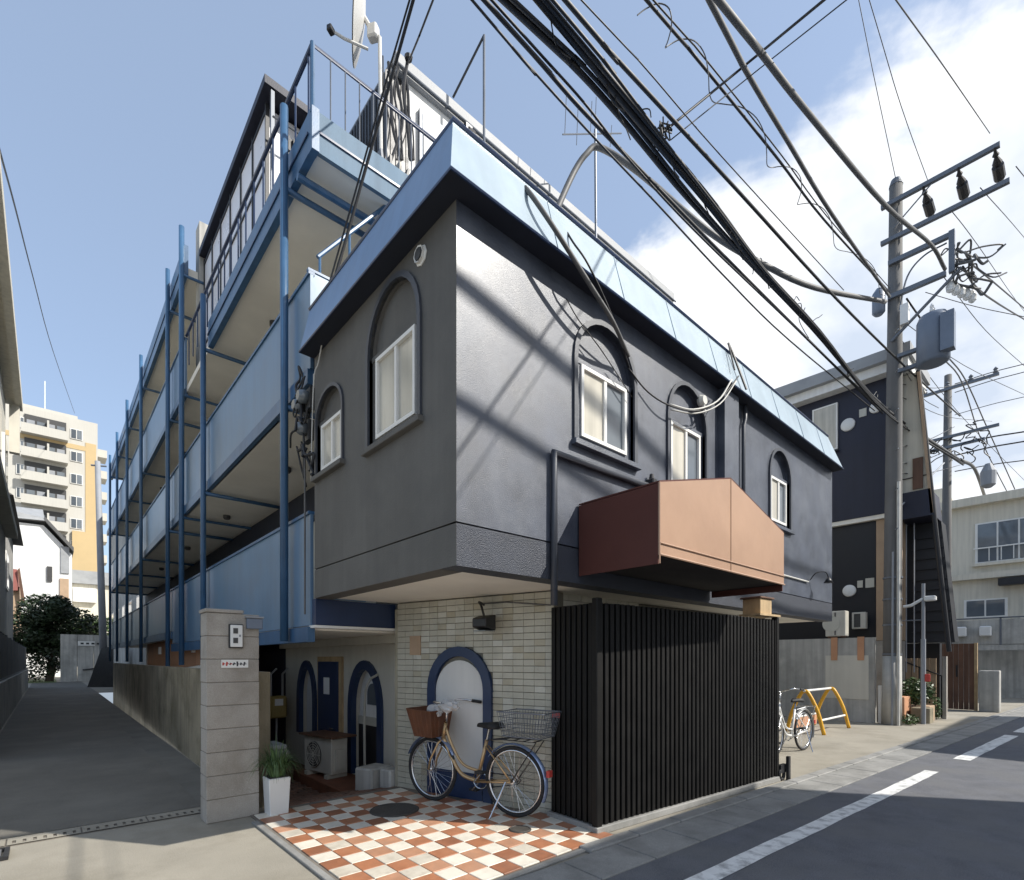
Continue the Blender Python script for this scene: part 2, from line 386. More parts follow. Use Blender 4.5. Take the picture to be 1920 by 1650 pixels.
# street frame: s along the kerb, d towards the road
ST = Pl(1.3, -.27, 1, -.06)
def street_quad(name, m, s0, s1, d0, d1, z):
    q = MB(); q.add([ST.P(s0, z, d0), ST.P(s1, z, d0), ST.P(s1, z, d1), ST.P(s0, z, d1)], [(0, 1, 2, 3)])
    return struct(name, q, m)
street_quad('road', 'road_asphalt', -60, 160, .52, 6.2, .006)
kerb = ST; 
gutter = struct('gutter', MB().prism([ST.P(-40, 0, .14), ST.P(60, 0, .14), ST.P(60, 0, .52), ST.P(-40, 0, .52)], [ST.P(-40, .004, .14), ST.P(60, .004, .14), ST.P(60, .002, .52), ST.P(-40, .002, .52)]), 'tile_grout')
slab = MB(); slab.box(-.2965, .2965, -.188, .188, -.02, .009)
sm_ = None
ang = math.atan2(-.06, 1)
for k in range(-12, 46):
    p = ST.P(k*.6+.3, 0, .33)
    if sm_ is None:
        me = box_mesh('gutter_slab', .588, .376, .03, 'gutter_concrete', .004); sm_ = me
    o = link_mesh('gutter_slab', sm_, gutter, (p[0], p[1], .003+random.uniform(-.001, .0015)), ang)
# low kerb stones under the fence
kr = struct('kerb', MB().prism([ST.P(-.3, 0, .02), ST.P(26, 0, .02), ST.P(26, 0, .12), ST.P(-.3, 0, .12)], [ST.P(-.3, .008, .02), ST.P(26, .008, .02), ST.P(26, .008, .12), ST.P(-.3, .008, .12)]), 'tile_grout')
km = box_mesh('kerb_stone', .59, .135, .06, 'gutter_concrete', .008)
for k in range(0, 42):
    p = ST.P(k*.6, 0, .07); link_mesh('kerb_stone', km, kr, (p[0], p[1], .003+random.uniform(-.002, .002)), ang)
# painted lines
def line(s0, s1, off, wd=.15):
    q = MB()
    n = max(2, int((s1-s0)/.25)); a = []; b = []
    for i in range(n+1):
        s = s0+(s1-s0)*i/n
        a.append(ST.P(s, .011, off+random.uniform(-.006, .006))); b.append(ST.P(s, .011, off+wd+random.uniform(-.006, .006)))
    q.add(a+b, [(i, i+1, n+2+i, n+1+i) for i in range(n)])
    return struct('road_line', q, 'road_paint')
line(-9, 5.5, .86)
line(6.85, 10.9, .88, .2); line(11.6, 15.6, .9, .2); line(16.4, 20.4, .9, .2)
# far pavement beyond the road, and a crossing street at the far end
struct('far_pavement', MB().prism([ST.P(-30, 0, 6.25), ST.P(60, 0, 6.25), ST.P(60, 0, 7.4), ST.P(-30, 0, 7.4)], [ST.P(-30, .12, 6.25), ST.P(60, .12, 6.25), ST.P(60, .12, 7.4), ST.P(-30, .12, 7.4)]), 'gutter_concrete')
pv = MB(); pv.add([(13.2, -.86, .004), (24.4, -1.5, .004), (24.4, 1.2, .004), (13.2, 1.4, .004)], [(0, 1, 2, 3)])
struct('forecourt', pv, 'concrete')
# drain across the alley mouth
dr = struct('drain_channel', MB().box(-2.86, -.95, 2.84, 3.08, -.05, .004), 'tile_grout')
for k in range(4):
    x = -2.62+k*.475
    Q = Pl(x-.232, 2.845, 1, 0)
    bmh = []
    outl = [(x-.232, 2.848), (x+.232, 2.848), (x+.232, 3.072), (x-.232, 3.072)]
    bm = bmesh.new(); es = []
    def lp(pts):
        vs = [bm.verts.new((p[0], p[1], .012)) for p in pts]
        return [bm.edges.new((vs[i], vs[(i+1) % len(vs)])) for i in range(len(vs))]
    es += lp(outl)
    for j in range(7):
        hx = x-.19+j*.0632; es += lp([(hx-.011, 2.885), (hx+.011, 2.885), (hx+.011, 2.965), (hx-.011, 2.965)])
    bmesh.ops.triangle_fill(bm, edges=es, use_beauty=True, use_dissolve=False)
    me = bpy.data.meshes.new('drain_cover'); bm.to_mesh(me); bm.free(); me.materials.append(MT['concrete'])
    o = bpy.data.objects.new('drain_cover', me); COL.objects.link(o); o.parent = dr
gt = thing('drain_grate', 'rusty steel grating lying beside the slotted drain at the alley mouth', 'grate', (-2.5, 2.6, 0))
f = MB(); f.box(-2.75, -2.35, 2.46, 2.49, .004, .03); f.box(-2.75, -2.35, 2.71, 2.74, .004, .03); f.box(-2.38, -2.35, 2.49, 2.71, .004, .03); f.box(-2.75, -2.72, 2.49, 2.71, .004, .03); f.build('frame', 'black_metal', gt)
for k in range(9): MB().box(-2.705+k*.037, -2.693+k*.037, 2.49, 2.71, .004, .026).build('bar', 'steel', gt)

# tile paving (chequered)
TS = .176; TX0, TX1, TY0, TY1 = -.66, 1.48, -.26, 2.48
tp = struct('tile_paving', MB().box(TX0-.02, TX1, TY0-.02, TY1, -.06, .014), 'tile_grout')
def wall_x(y): return 1.49+(y-.48)*(.95-1.49)/(2.5-.48)        # the tiled wall's line
to = box_mesh('tile', TS-.006, TS-.006, .02, 'tile_orange', .003); tw = box_mesh('tile', TS-.006, TS-.006, .02, 'tile_cream', .003)
tos = [to, to, to]+[box_mesh('tile', TS-.006, TS-.006, .02, q, .003) for q in ('tile_orange_dark', 'tile_orange_pale', 'tile_orange_pale')]; tws = [tw, tw, tw, box_mesh('tile', TS-.006, TS-.006, .02, 'tile_cream_dull', .003)]
i = 0; x = TX0+TS/2
while x < TX1:
    j = 0; y = TY0+TS/2
    while y < TY1-.02:
        if not (x+TS/2 > wall_x(max(y, .4))+.04 and y > .4) and not (x > 1.44 and y > -.1):
            o = link_mesh('tile', random.choice(tos) if (i+j) % 2 else random.choice(tws), tp, (x, y, .013+random.uniform(-.0012, .0012)), 0, (random.uniform(-.004, .004), random.uniform(-.004, .004), 0))
        y += TS; j += 1
    x += TS; i += 1
tpe = MB(); tpe.box(TX0-.075, TX0-.022, TY0-.075, TY1-.3, 0, .02); tpe.box(TX0-.022, 1.25, TY0-.075, TY0-.022, 0, .02)
tpe.build('edging', 'gutter_concrete', tp, bevel=.004)
for (px, py, r, lb) in ((.42, 1.62, .24, 'large dark round manhole cover set in the chequered tiles'), (.94, .36, .10, 'small dark round drain cover set in the chequered tiles')):
    t = thing('manhole_cover', lb, 'manhole cover', (px, py, .022))
    MB().lathe((px, py, .022), [(r, 0), (r, .006), (r-.012, .008), (0.001, .008)], 32).build('cover_disc', 'cover_iron', t)
    MB().torus((px, py, .03), r-.012, .005, 'Z', 32, 6).build('rim', 'cover_iron', t)

# sunken court floor with brick paving
cf = MB()
def court_z(y): return 0 if y < 2.5 else (-.36*(y-2.5)/1.7 if y < 4.2 else -.36)
ys = [2.47, 2.6, 3.0, 3.6, 4.2, 9.2]
vs = []; 
for y in ys: vs += [(-.48, y, court_z(y)-.012), (1.62, y, court_z(y)-.012)]
cf.add(vs, [(2*i, 2*i+1, 2*i+3, 2*i+2) for i in range(len(ys)-1)])
court = struct('court_floor', cf, 'brick_brown')
bk = box_mesh('brick', .205, .095, .05, 'brick_brown', .008)
row = 0; y = 2.55
while y < 6.4:
    x = -.4+(.1 if row % 2 else 0)
    while x < 1.1:
        sl_ = -math.atan(.36/1.7) if 2.5 < y < 4.2 else 0
        link_mesh('brick', bk, court, (x, y, court_z(y)-.012+random.uniform(-.004, .006)), 0, (sl_+random.uniform(-.03, .03), random.uniform(-.03, .03), random.uniform(-.04, .04)))
        x += .225
    y += .113; row += 1

# ================================================================== CORNER BUILDING (two storeys, dark stucco)
cb = thing('corner_building', 'dark grey two-storey corner building with blue roof fascia and arched windows', 'building', (0, 0, 0))
FR = Pl(0, 0, 1, 0)             # street front, s = x, outwards -y
LF = Pl(0, 2.58, 0, -1)         # alley side, s = 2.58 - y, outwards -x
ZB, ZT, LEN, DEP = 2.165, 4.73, 7.87, 2.58
fw = [(1.27, 2.10, 3.40, 4.12, 4.53, .085), (2.73, 3.50, 3.33, 4.08, 4.50, .075), (5.30, 6.00, 3.40, 4.10, 4.47, .075)]
lw = [(2.58-1.31, 2.58-.49, 3.37, 4.16, 4.62, .085), (2.58-2.50, 2.58-1.87, 3.44, 3.98, 4.25, .06)]
holesF = [arch_pts(a, b, z0, zs, zt) for a, b, z0, zs, zt, w_ in fw]
FR.holed('front_wall', 'stucco_sky_tint', cb, [(.002, 2.475), (LEN, 2.475), (LEN, ZT), (.002, ZT)], holesF, 0, .09)
FR.box(MB(), 0.002, LEN, ZB, 2.463, -.2, 0.0).build('front_base_band', 'stucco_rough', cb)
holesL = [arch_pts(a, b, z0, zs, zt) for a, b, z0, zs, zt, w_ in lw]
LF.holed('side_wall', 'stucco_grey', cb, [(0, 2.475), (DEP-.001, 2.475), (DEP-.001, ZT), (0, ZT)], holesL, 0, .09)
LF.box(MB(), 0.0, DEP-.203, ZB, 2.463, -.2, 0.0).build('side_base_band', 'stucco_grey', cb)
LF.box(MB(), DEP-.203, DEP-.001, ZB, 2.463, -.001, 0.0).build('side_base_corner', 'stucco_grey', cb)
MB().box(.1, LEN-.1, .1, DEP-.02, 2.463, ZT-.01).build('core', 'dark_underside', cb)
MB().box(LEN-.1, LEN, .1, DEP, ZB+.3, ZT).build('end_wall', 'stucco_sky_tint', cb)
MB().box(.205, LEN-.02, .205, DEP-.01, ZB+.012, 2.44).build('soffit', 'soffit', cb)
def arched_window(pl, spec, wallmat, glass, part, sashes=2):
    s0, s1, z0, zs, zt, w = spec
    wn = pl.poly(MB(), arch_pts(s0-.01, s1+.01, z0, zs, zt+.01), -.095, -.06).build(part, wallmat, cb)      # recessed arch panel
    arch_band(pl, s0-w*.55, s1+w*.55, z0-.01, zs, zt+w*.55, w*.55, -.03, .022).build('arch_trim', 'trim_slate', wn)
    g0, g1, h0, h1 = s0+w, s1-w, z0+w*.8, zs-.02
    fr = MB(); t = .032
    pl.box(fr, g0, g1, h0, h0+t, -.058, -.012); pl.box(fr, g0, g1, h1-t, h1, -.058, -.012); pl.box(fr, g0, g0+t, h0+t, h1-t, -.058, -.012); pl.box(fr, g1-t, g1, h0+t, h1-t, -.058, -.012)
    fr.build('window_frame', 'white_frame', wn)
    mid = g0+(g1-g0)*.52
    pl.box(MB(), mid-.018, mid+.018, h0+t, h1-t, -.052, -.018).build('mullion', 'white_frame', wn)
    pl.box(MB(), g0+t, mid-.018, h0+t, h1-t, -.045, -.036).build('pane', glass[0], wn)
    pl.box(MB(), mid+.018, g1-t, h0+t, h1-t, -.05, -.041).build('pane', glass[1], wn)
    sb = MB(); pl.box(sb, s0-w*.55-.02, s1+w*.55+.02, z0-.055, z0-.005, -.03, .055); sb.build('window_sill', wallmat, wn, bevel=.005)
    # flat margin round the window under the arch
    mg = MB(); pl.box(mg, s0, g0, z0, h1, -.059, -.03); pl.box(mg, g1, s1, z0, h1, -.059, -.03); pl.box(mg, g0, g1, z0, h0, -.059, -.03); pl.box(mg, s0, s1, h1, h1+.045, -.059, -.022)
    mg.build('window_margin', wallmat, wn)
for k, sp in enumerate(fw): arched_window(FR, sp, 'stucco_sky_tint', ('blind', 'glass_grey'), 'arched_window')
for k, sp in enumerate(lw): arched_window(LF, sp, 'stucco_grey', ('blind', 'blind'), 'arched_window')
# pilaster, downpipe, conduit frame, vent
FR.box(MB(), 3.80, 4.16, 2.47, ZT-.02, 0, .09).build('pilaster', 'stucco_sky_tint', cb)
MB().tube([(4.45, -.04, 4.72), (4.45, -.04, 4.55), (4.40, -.04, 4.45), (4.40, -.04, 2.4)], .025, 8).build('downpipe', 'trim_slate', cb, smooth=True)
MB().tube([(2.32, -.035, 3.225), (.955, -.035, 3.20), (.955, -.035, 1.95)], .03, 8).build('conduit_pipe', 'trim_slate', cb, smooth=True)
v = MB(); c = LF.P(2.58-.45, 4.59, 0)
v.lathe((c[0], c[1], c[2]), [(.05, .0), (.05, -.03), (.062, -.035), (.062, -.012), (.075, -.008), (.075, 0)], 8, 'X'); v.build('vent', 'white_frame', cb)
MB().lathe((c[0]-.036, c[1], c[2]), [(.045, 0), (.045, -.002)], 16, 'X').build('vent_grille', 'dark_grille', cb)
# mansard fascia: slopes in towards the top, on the street, alley and end sides
E0, ET, TIN = .16, 5.22, .05
lo = [(-E0, -E0), (LEN+E0*.3, -E0), (LEN+E0*.3, 2.75), (-E0, 2.585)]
hi = [(-TIN, -TIN+.02), (LEN-.32, -TIN+.02), (LEN-.32, 2.75), (-TIN, 2.585)]
fm = MB()
ff = MB(); ff.add([lo[0]+(ZT,), lo[1]+(ZT,), hi[1]+(ET,), hi[0]+(ET,)], [(0, 1, 2, 3)]); ff.build('street_fascia', 'fascia_lit', cb)
fm.add([lo[0]+(ZT,), hi[0]+(ET,), hi[3]+(ET,), lo[3]+(ZT,)], [(0, 1, 2, 3)])
fm.add([lo[1]+(ZT,), lo[2]+(ZT,), hi[2]+(ET,), hi[1]+(ET,)], [(0, 1, 2, 3)])
fm.add([h+(ET,) for h in hi], [(0, 1, 2, 3)])
fas = fm.build('roof_fascia', 'fascia_blue', cb)
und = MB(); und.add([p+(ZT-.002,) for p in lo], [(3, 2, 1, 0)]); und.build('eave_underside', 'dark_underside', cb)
lip = MB(); lip.tube([(-TIN, 2.58, ET+.01), (-TIN, -TIN+.02, ET+.01), (LEN-.32, -TIN+.02, ET+.01)], .018, 6); lip.build('coping', 'navy_paint', fas)
lip = MB(); lip.tube([(-E0, 2.58, ZT+.006), (-E0, -E0, ZT+.006), (LEN+.04, -E0, ZT+.006)], .012, 6); lip.build('drip_edge', 'navy_paint', fas)
for k in range(1, 9):
    x = k*LEN/9
    sm = MB(); sm.tube([(x, -E0-.001, ZT+.01), (x-.02*0, -TIN+.019, ET)], .004, 5); sm.build('seam', 'fascia_lit', fas)
MB().box(1.35, LEN-.35, 2.75, 3.73, 5.0, 5.2).build('back_roof', 'grey_roof', cb)
# wall lamp with a long arm on the far end of the front
wl = thing('wall_lamp', 'black wall lamp on a thin arm at the far end of the street front', 'lamp', (7.0, -.02, 2.9))
MB().tube(smooth_path([(6.78, -.02, 2.76), (6.8, -.1, 2.86), (6.95, -.18, 2.88), (7.03, -.2, 2.8)]), .008, 6).build('arm', 'black_metal', wl)
MB().lathe((7.03, -.2, 2.72), [(.07, 0), (.035, .05), (.014, .09)], 14).build('lamp_shade', 'black_metal', wl, smooth=True)
MB().tube([(5.1, -.02, 2.72), (6.7, -.02, 2.72)], .012, 6).build('conduit', 'cable_pale', wl)

# ---- ground floor under the overhang: tiled wall, slanting
TWp = Pl(wall_x(2.5), 2.5, 1.49-.95, .48-2.5)          # s from the back end to the street end
TWL = math.hypot(.54, 2.02)
tilew = thing('tiled_wall', 'cream glazed brick-tile wall with blue arched doorway under the overhang', 'wall', (1.2, 1.5, 0))
TWp.box(MB(), 0, TWL, 0, 2.17, -.2, -.012).build('wall_core', 'wall_grout', tilew)
# arch panel in it
def s_of(y): return (2.5-y)/2.02*TWL
a0, a1 = s_of(2.02), s_of(1.17)
ac = (a0+a1)/2
rows = 33; rh = 2.165/rows; tl = .125
tm = [box_mesh('wall_tile', tl-.0025, .014, rh-.0055, m, .002) for m in ('wall_tile', 'wall_tile_pale', 'wall_tile_dull')]
cnt = 0; rest = MB(); rzt = math.atan2(TWp.d[1], TWp.d[0])
cells = []
for r in range(rows):
    z = (r+.5)*rh; s = tl/2
    while s < TWL+tl/4:
        wl0, wl1 = max(0, s-tl/2), min(TWL, s+tl/2)
        inside = False
        zt = 1.18+.47*math.sqrt(max(0, 1-((s-ac)/((a1-a0)/2))**2)) if a0 < s < a1 else 0
        if a0-.02 < s < a1+.02 and z < zt-.02: inside = True
        if not inside and wl1-wl0 > .03: cells.append((s, z, wl0, wl1))
        s += tl
cells.sort(key=lambda c: -c[0])
for k, (s, z, w0, w1) in enumerate(cells):
    full = w1-w0 > tl-.002
    jit = random.uniform(-.0015, .0015); tilt = random.uniform(-.012, .012)
    q = random.random(); m = tm[0] if q < .72 else (tm[1] if q < .88 else tm[2])
    if full and cnt < 295:
        p = TWp.P(s, z, -.006+jit); link_mesh('wall_tile', m, tilew, p, 0, (tilt, 0, rzt+random.uniform(-.01, .01))); cnt += 1
    else:
        TWp.box(rest, w0+.00125, w1-.00125, z-rh/2+.003, z+rh/2-.003, -.013, .001+jit)
rest.build('wall_tiles', 'wall_tile', tilew, kind='stuff')
ad = TWp.poly(MB(), arch_pts(a0+.1, a1-.1, .02, 1.14, 1.50, 18), -.01, .004).build('arched_door', 'door_white', tilew, label='pale blank panel filling the blue arch')
arch_band(TWp, a0, a1, .02, 1.18, 1.65, .105, -.012, .035).build('arch_surround', 'navy_paint', tilew)
TWp.box(MB(), a0+.125, a1-.125, .02, .3, .004, .02).build('kick_panel', 'navy_paint', ad)
TWp.box(MB(), s_of(2.30), s_of(2.14)-0.0, 1.56, 1.78, .0, .012).build('blank_plate', 'tan_wall', tilew)
# floodlight on the tiled wall
fl = thing('floodlight', 'black floodlight hanging from a bracket on the cream tiled wall', 'lamp', TWp.P(s_of(1.2), 1.95, .1))
q = TWp
MB().tube(smooth_path([q.P(s_of(1.28), 2.08, 0), q.P(s_of(1.27), 2.1, .1), q.P(s_of(1.2), 2.05, .16), q.P(s_of(1.16), 1.95, .17)]), .012, 6).build('bracket', 'black_metal', fl)
b_ = MB(); b_.prism([q.P(s_of(1.26), 1.80, .1), q.P(s_of(1.06), 1.80, .1), q.P(s_of(1.08), 1.83, .26), q.P(s_of(1.24), 1.83, .26)], [q.P(s_of(1.26), 1.96, .1), q.P(s_of(1.06), 1.96, .1), q.P(s_of(1.08), 1.92, .26), q.P(s_of(1.24), 1.92, .26)])
b_.build('lamp_body', 'black_metal', fl, bevel=.01)
b_ = MB(); b_.prism([q.P(s_of(1.25), 1.79, .11), q.P(s_of(1.07), 1.79, .11), q.P(s_of(1.09), 1.79, .25), q.P(s_of(1.23), 1.79, .25)], [q.P(s_of(1.25), 1.798, .11), q.P(s_of(1.07), 1.798, .11), q.P(s_of(1.09), 1.798, .25), q.P(s_of(1.23), 1.798, .25)])
b_.build('lens', 'glass_grey', fl)
MB().tube([TWp.P(TWL-.02, 2.03, .02), TWp.P(s_of(1.0), 2.09, .02), TWp.P(s_of(1.3), 2.09, .02)], .008, 6).build('conduit', 'cable_grey', fl)
# ground-floor street front, behind the fence
gf = thing('ground_floor_front', 'pale blue tiled shopfront wall behind the black slat fence', 'wall', (3, .5, 0))
MB().box(1.53, LEN-1.5, .62, .8, 0, 2.17).build('wall_core', 'wall_grout', gf)
wt = box_mesh('wall_tile', .2, .014, .068, 'wall_tile_pale', .002)
for r in range(24, 30):
    for k in range(7):
        link_mesh('wall_tile', wt, gf, (1.64+k*.206+(.1 if r % 2 else 0), .612, (r+.5)*.0735-.02))
MB().box(3.2, LEN-1.6, .59, .618, 1.5, 2.1).build('signboard', 'old_concrete', gf)
# ceiling/back under the overhang further right
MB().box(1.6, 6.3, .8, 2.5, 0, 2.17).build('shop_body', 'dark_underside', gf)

# ================================================================== COURT: walls under the main building
cw = thing('court_wall', 'dim cream wall with a blue door and two dark blue arches in the sunken court', 'wall', (1.3, 4.5, -.36))
CW = Pl(1.3, 7.4, 0, -1)       # s = 7.4 - y, outwards -x
def cs(y): return 7.4-y
arcs = [(cs(4.56), cs(3.50), -.2, .8, 1.5), (cs(6.72), cs(5.84), .2, .8, 1.5)]
CW.holed('wall_face', 'cream_wall', cw, [(0, -.6), (cs(2.52), -.6), (cs(2.52), 1.72), (0, 1.72)], [arch_pts(a+.1, b-.1, z0, zs, zt-.1) for a, b, z0, zs, zt in arcs], 0, .12)
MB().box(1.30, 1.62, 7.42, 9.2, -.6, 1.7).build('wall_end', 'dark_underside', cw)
MB().box(.95, 1.3, 2.505, 2.56, -.4, 2.1).build('return_wall', 'wall_tile_dull', cw)
for (a, b, z0, zs, zt) in arcs:
    arch_band(CW, a, b, z0, zs, zt, .13, -.04, .04).build('arch_surround', 'navy_paint', cw)
    pn = CW.poly(MB(), arch_pts(a+.09, b-.09, z0, zs, zt-.09), -.16, -.11).build('arch_infill', 'white_wall', cw)
    if b > cs(4.6):
        CW.box(MB(), a+.13, b-.13, z0, .55, -.108, -.08).build('lower_panel', 'black_metal', pn)
        CW.box(MB(), a+.13, b-.13, .55, .67, -.108, -.07).build('rail', 'pale_plastic', pn)
        CW.poly(MB(), arch_pts(a+.38, b-.38, .85, 1.0, 1.16), -.108, -.095).build('lunette', 'glass_grey', pn)
dr_ = CW.box(MB(), cs(5.70), cs(4.90), -.34, 1.48, .0, .045).build('door', 'navy_paint', cw, bevel=.005)
CW.box(MB(), cs(5.45), cs(5.22), .95, 1.22, .045, .049).build('notice', 'paper', dr_)
MB().tube([CW.P(cs(5.02), .42, .05), CW.P(cs(5.02), .42, .09), CW.P(cs(5.12), .42, .09)], .01, 6).build('handle', 'chrome', dr_)
jm = MB(); CW.box(jm, cs(4.90), cs(4.78), -.34, 1.56, .0, .03); CW.box(jm, cs(5.76), cs(5.70), -.34, 1.56, .0, .03); CW.box(jm, cs(5.70), cs(4.90), 1.48, 1.56, 0, .03); jm.build('door_frame', 'timber', cw)
CW.box(MB(), 0, cs(2.56), 1.72, 1.83, -.1, .12).build('lintel', 'cream_wall', cw)
# white pipe up beside the arch
wp = tag(MB().tube(smooth_path([CW.P(cs(3.9), -.2, .08), CW.P(cs(3.88), .9, .09), CW.P(cs(3.78), 1.2, .08), CW.P(cs(3.62), 1.3, .03)]), .018, 7).build('drain_pipe', 'pale_plastic'), 'thin white pipe rising in front of the dark blue arch', 'pipe')
# step, AC unit, blocks, box
st = tag(MB().box(.72, 1.28, 3.3, 5.3, -.42, -.2).build('brick_step', 'step_red', None, bevel=.01), 'reddish brown raised step below the arch in the court', 'step')
def ac_unit(name, label, loc, rz, m='ac_white', s=1., group=None):
    t = thing(name, label, 'air conditioner', loc, rz, group, local=True)
    W, D, H_ = .78*s, .29*s, .56*s
    MB().box(-W/2, W/2, -D/2, D/2, .06, .06+H_).build('casing', m, t, bevel=.012)
    MB().lathe((-W*.12, -D/2-.004, .06+H_*.5), [(.21*s, 0), (.21*s, -.012)], 28, 'Y').build('fan_opening', 'dark_grille', t)
    gr_ = MB()
    for k in range(5): gr_.torus((-W*.12, -D/2-.02, .06+H_*.5), (.04+.04*k)*s, .004, 'Y', 24, 5)
    for k in range(4):
        a = k*math.pi/4; dx, dz = .2*s*math.cos(a), .2*s*math.sin(a)
        gr_.tube([(-W*.12-dx, -D/2-.02, .06+H_*.5-dz), (-W*.12+dx, -D/2-.02, .06+H_*.5+dz)], .004, 5)
    gr_.build('fan_guard', m, t)
    for sx in (-1, 1): MB().box(sx*W*.36-.04, sx*W*.36+.04, -D/2-.03, D/2+.03, 0, .06).build('foot', 'pale_plastic', t)
    MB().box(W/2, W/2+.03, -D*.3, D*.3, .12, .06+H_*.7).build('valve_cover', m, t)
    return t
ac_unit('air_conditioner', 'pale outdoor air conditioner standing on the step by the blue door', (.95, 4.62, -.2), R(-80), s=.92)
tag(MB().rbox((.97, 4.6, .40), (.85, .42, .025), R(-80)).build('wooden_board', 'brown_wood'), 'brown board lying on top of the air conditioner in the court', 'board')
def concrete_block(x, y, z, lb, sx=.34, sy=.24, sz=.3, rz=.3):
    t = MB(); t.rbox((x, y, z+sz/2), (sx, sy, sz), rz); return tag(t.build('concrete_block', 'old_concrete', None, bevel=.02), lb, 'block')
concrete_block(.93, 3.06, -.13, 'grey concrete block at the foot of the step', .36, .3, .3)
concrete_block(.98, 2.70, -.05, 'low rounded concrete block against the tiled wall corner', .2, .22, .24, .1)
# tan lidded box on a dark base and grey bin
bx = thing('storage_box', 'tan padded lid box on a dark base inside the court', 'box', (.1, 5.6, -.36))
MB().box(-.3, .55, 5.1, 5.75, -.33, .02).build('base', 'pot_dark', bx, bevel=.02)
MB().box(-.34, .6, 5.05, 5.8, .02, .17).build('lid', 'pale_plastic', bx, bevel=.05)
gb = thing('waste_bin', 'grey plastic waste bin behind the gate pillar', 'bin', (-.16, 3.75, -.26))
MB().prism([(-.30, 3.6, -.27), (-.02, 3.6, -.27), (-.02, 3.9, -.27), (-.30, 3.9, -.27)], [(-.34, 3.56, .42), (.02, 3.56, .42), (.02, 3.94, .42), (-.34, 3.94, .42)]).build('bin_body', 'pole_grey', gb, bevel=.02)
MB().box(-.36, .04, 3.54, 3.96, .42, .48).build('lid', 'pole_grey', gb, bevel=.015)
cbn = thing('cabinet', 'cream metal cabinet standing in the dark back of the court', 'cabinet', (.4, 7.6, -.36))
MB().box(.05, .6, 7.4, 7.8, -.36, 1.0).build('body', 'ac_white', cbn, bevel=.015)
MB().box(.06, .59, 7.385, 7.4, .32, .34).build('drawer_gap', 'dark_grille', cbn)
mtr = thing('gas_meter', 'yellow and steel gas meter with pipes in the dim court', 'meter', (1.0, 7.0, .4))
MB().box(.85, 1.15, 6.86, 7.1, .45, .85).build('meter_body', 'tool_yellow', mtr, bevel=.03)
MB().box(.93, 1.07, 6.84, 6.86, .68, .8).build('dial', 'paper', mtr)
for k, x in enumerate((.9, 1.1)): MB().tube([(x, 6.98, .85), (x, 6.98, 1.25), (x+.1, 6.98, 1.35)], .02, 7).build('pipe', 'steel', mtr)
MB().tube([(1.0, 6.98, .45), (1.0, 6.98, -.36)], .02, 7).build('pipe', 'steel', mtr)

# navy edge beam of the first floor seen under the corner block
nb = thing('entrance_beam', 'navy blue beam spanning the court entrance under the overhang', 'beam', (.5, 2.7, 2.0))
MB().box(.02, .98, 2.6, 2.72, 1.88, 2.163).build('beam_face', 'navy_paint', nb)
MB().box(.0, 1.0, 2.585, 2.74, 1.85, 1.878).build('trim', 'white_frame', nb)

# ================================================================== APARTMENT BUILDING (blue balconies)
ap = thing('apartment_building', 'long apartment block with blue steel posts and pale blue balcony panels along the alley', 'building', (1, 10, 0))
B0, BS, BE = 2.68, 9.55, 26.2           # start, step where it gains a storey, end
MB().box(1.32, 9.0, 3.76, 26, 1.84, 7.04).build('wall', 'cream_wall', ap)
MB().box(1.32, 1.8, 2.76, 3.76, 5.25, 7.04).build('stair_wall', 'cream_wall', ap)
MB().box(1.32, 9.0, 9.62, 26, 7.04, 10.0).build('upper_wall', 'cream_wall', ap)
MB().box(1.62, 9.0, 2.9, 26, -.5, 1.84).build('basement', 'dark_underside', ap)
def slab(z0, z1, y0, y1, m='soffit', nm='balcony_floor'): return MB().box(.03, 1.32, y0, y1, z0, z1).build(nm, m, ap)
slab(1.83, 1.95, 2.74, 11); slab(2.06, 2.16, 11.02, 26); slab(4.5, 4.62, B0, 26); slab(7.05, 7.17, B0, 26)
MB().box(.03, 9.0, BS+.1, 26, 9.55, 9.7).build('roof_slab', 'soffit', ap)
yp = [3.26, 7.42, 11.0, 15.45, 18.95, 22.3, 25.3]
edges = [B0]+yp[1:]+[26.1]
for j in range(len(edges)-1):
    y0, y1 = edges[j]+.02, edges[j+1]-.02
    for (z0, z1, m) in ((1.76 if j < 2 else 2.05, 3.09, 'blue_panel'), (4.56, 5.70, 'blue_panel')):
        p = MB().box(0, .035, y0, y1, z0+.12, z1).build('balcony_panel', m, ap)
        MB().box(-.03, .05, y0, y1, z0-.06, z0+.105).build('edge_beam', 'blue_paint', p)
        MB().box(-.018, .05, y0, y1, z1+.002, z1+.035).build('top_rail', 'blue_paint', p)
    if y0 < BS-2.3:
        yy = min(y1, BS)
        p = MB().box(-.02, .06, y0, yy, 7.0, 7.44).build('terrace_fascia', 'blue_paint', ap)
        MB().box(-.035, -.022, y0, yy, 7.2, 7.225).build('drip_strip', 'navy_paint', p)
    else:
        y0 = max(y0, BS)
        p = MB().box(0, .035, y0, y1, 7.12, 8.15).build('balcony_panel', 'blue_panel', ap)
        MB().box(-.03, .05, y0, y1, 6.98, 7.105).build('edge_beam', 'blue_paint', p)
        MB().box(-.018, .05, y0, y1, 8.152, 8.185).build('top_rail', 'blue_paint', p)
        p = MB().box(-.02, .06, y0, y1, 9.5, 10.1).build('roof_fascia', 'blue_paint', ap)
        MB().box(-.035, -.022, y0, y1, 9.75, 9.775).build('drip_strip', 'navy_paint', p)
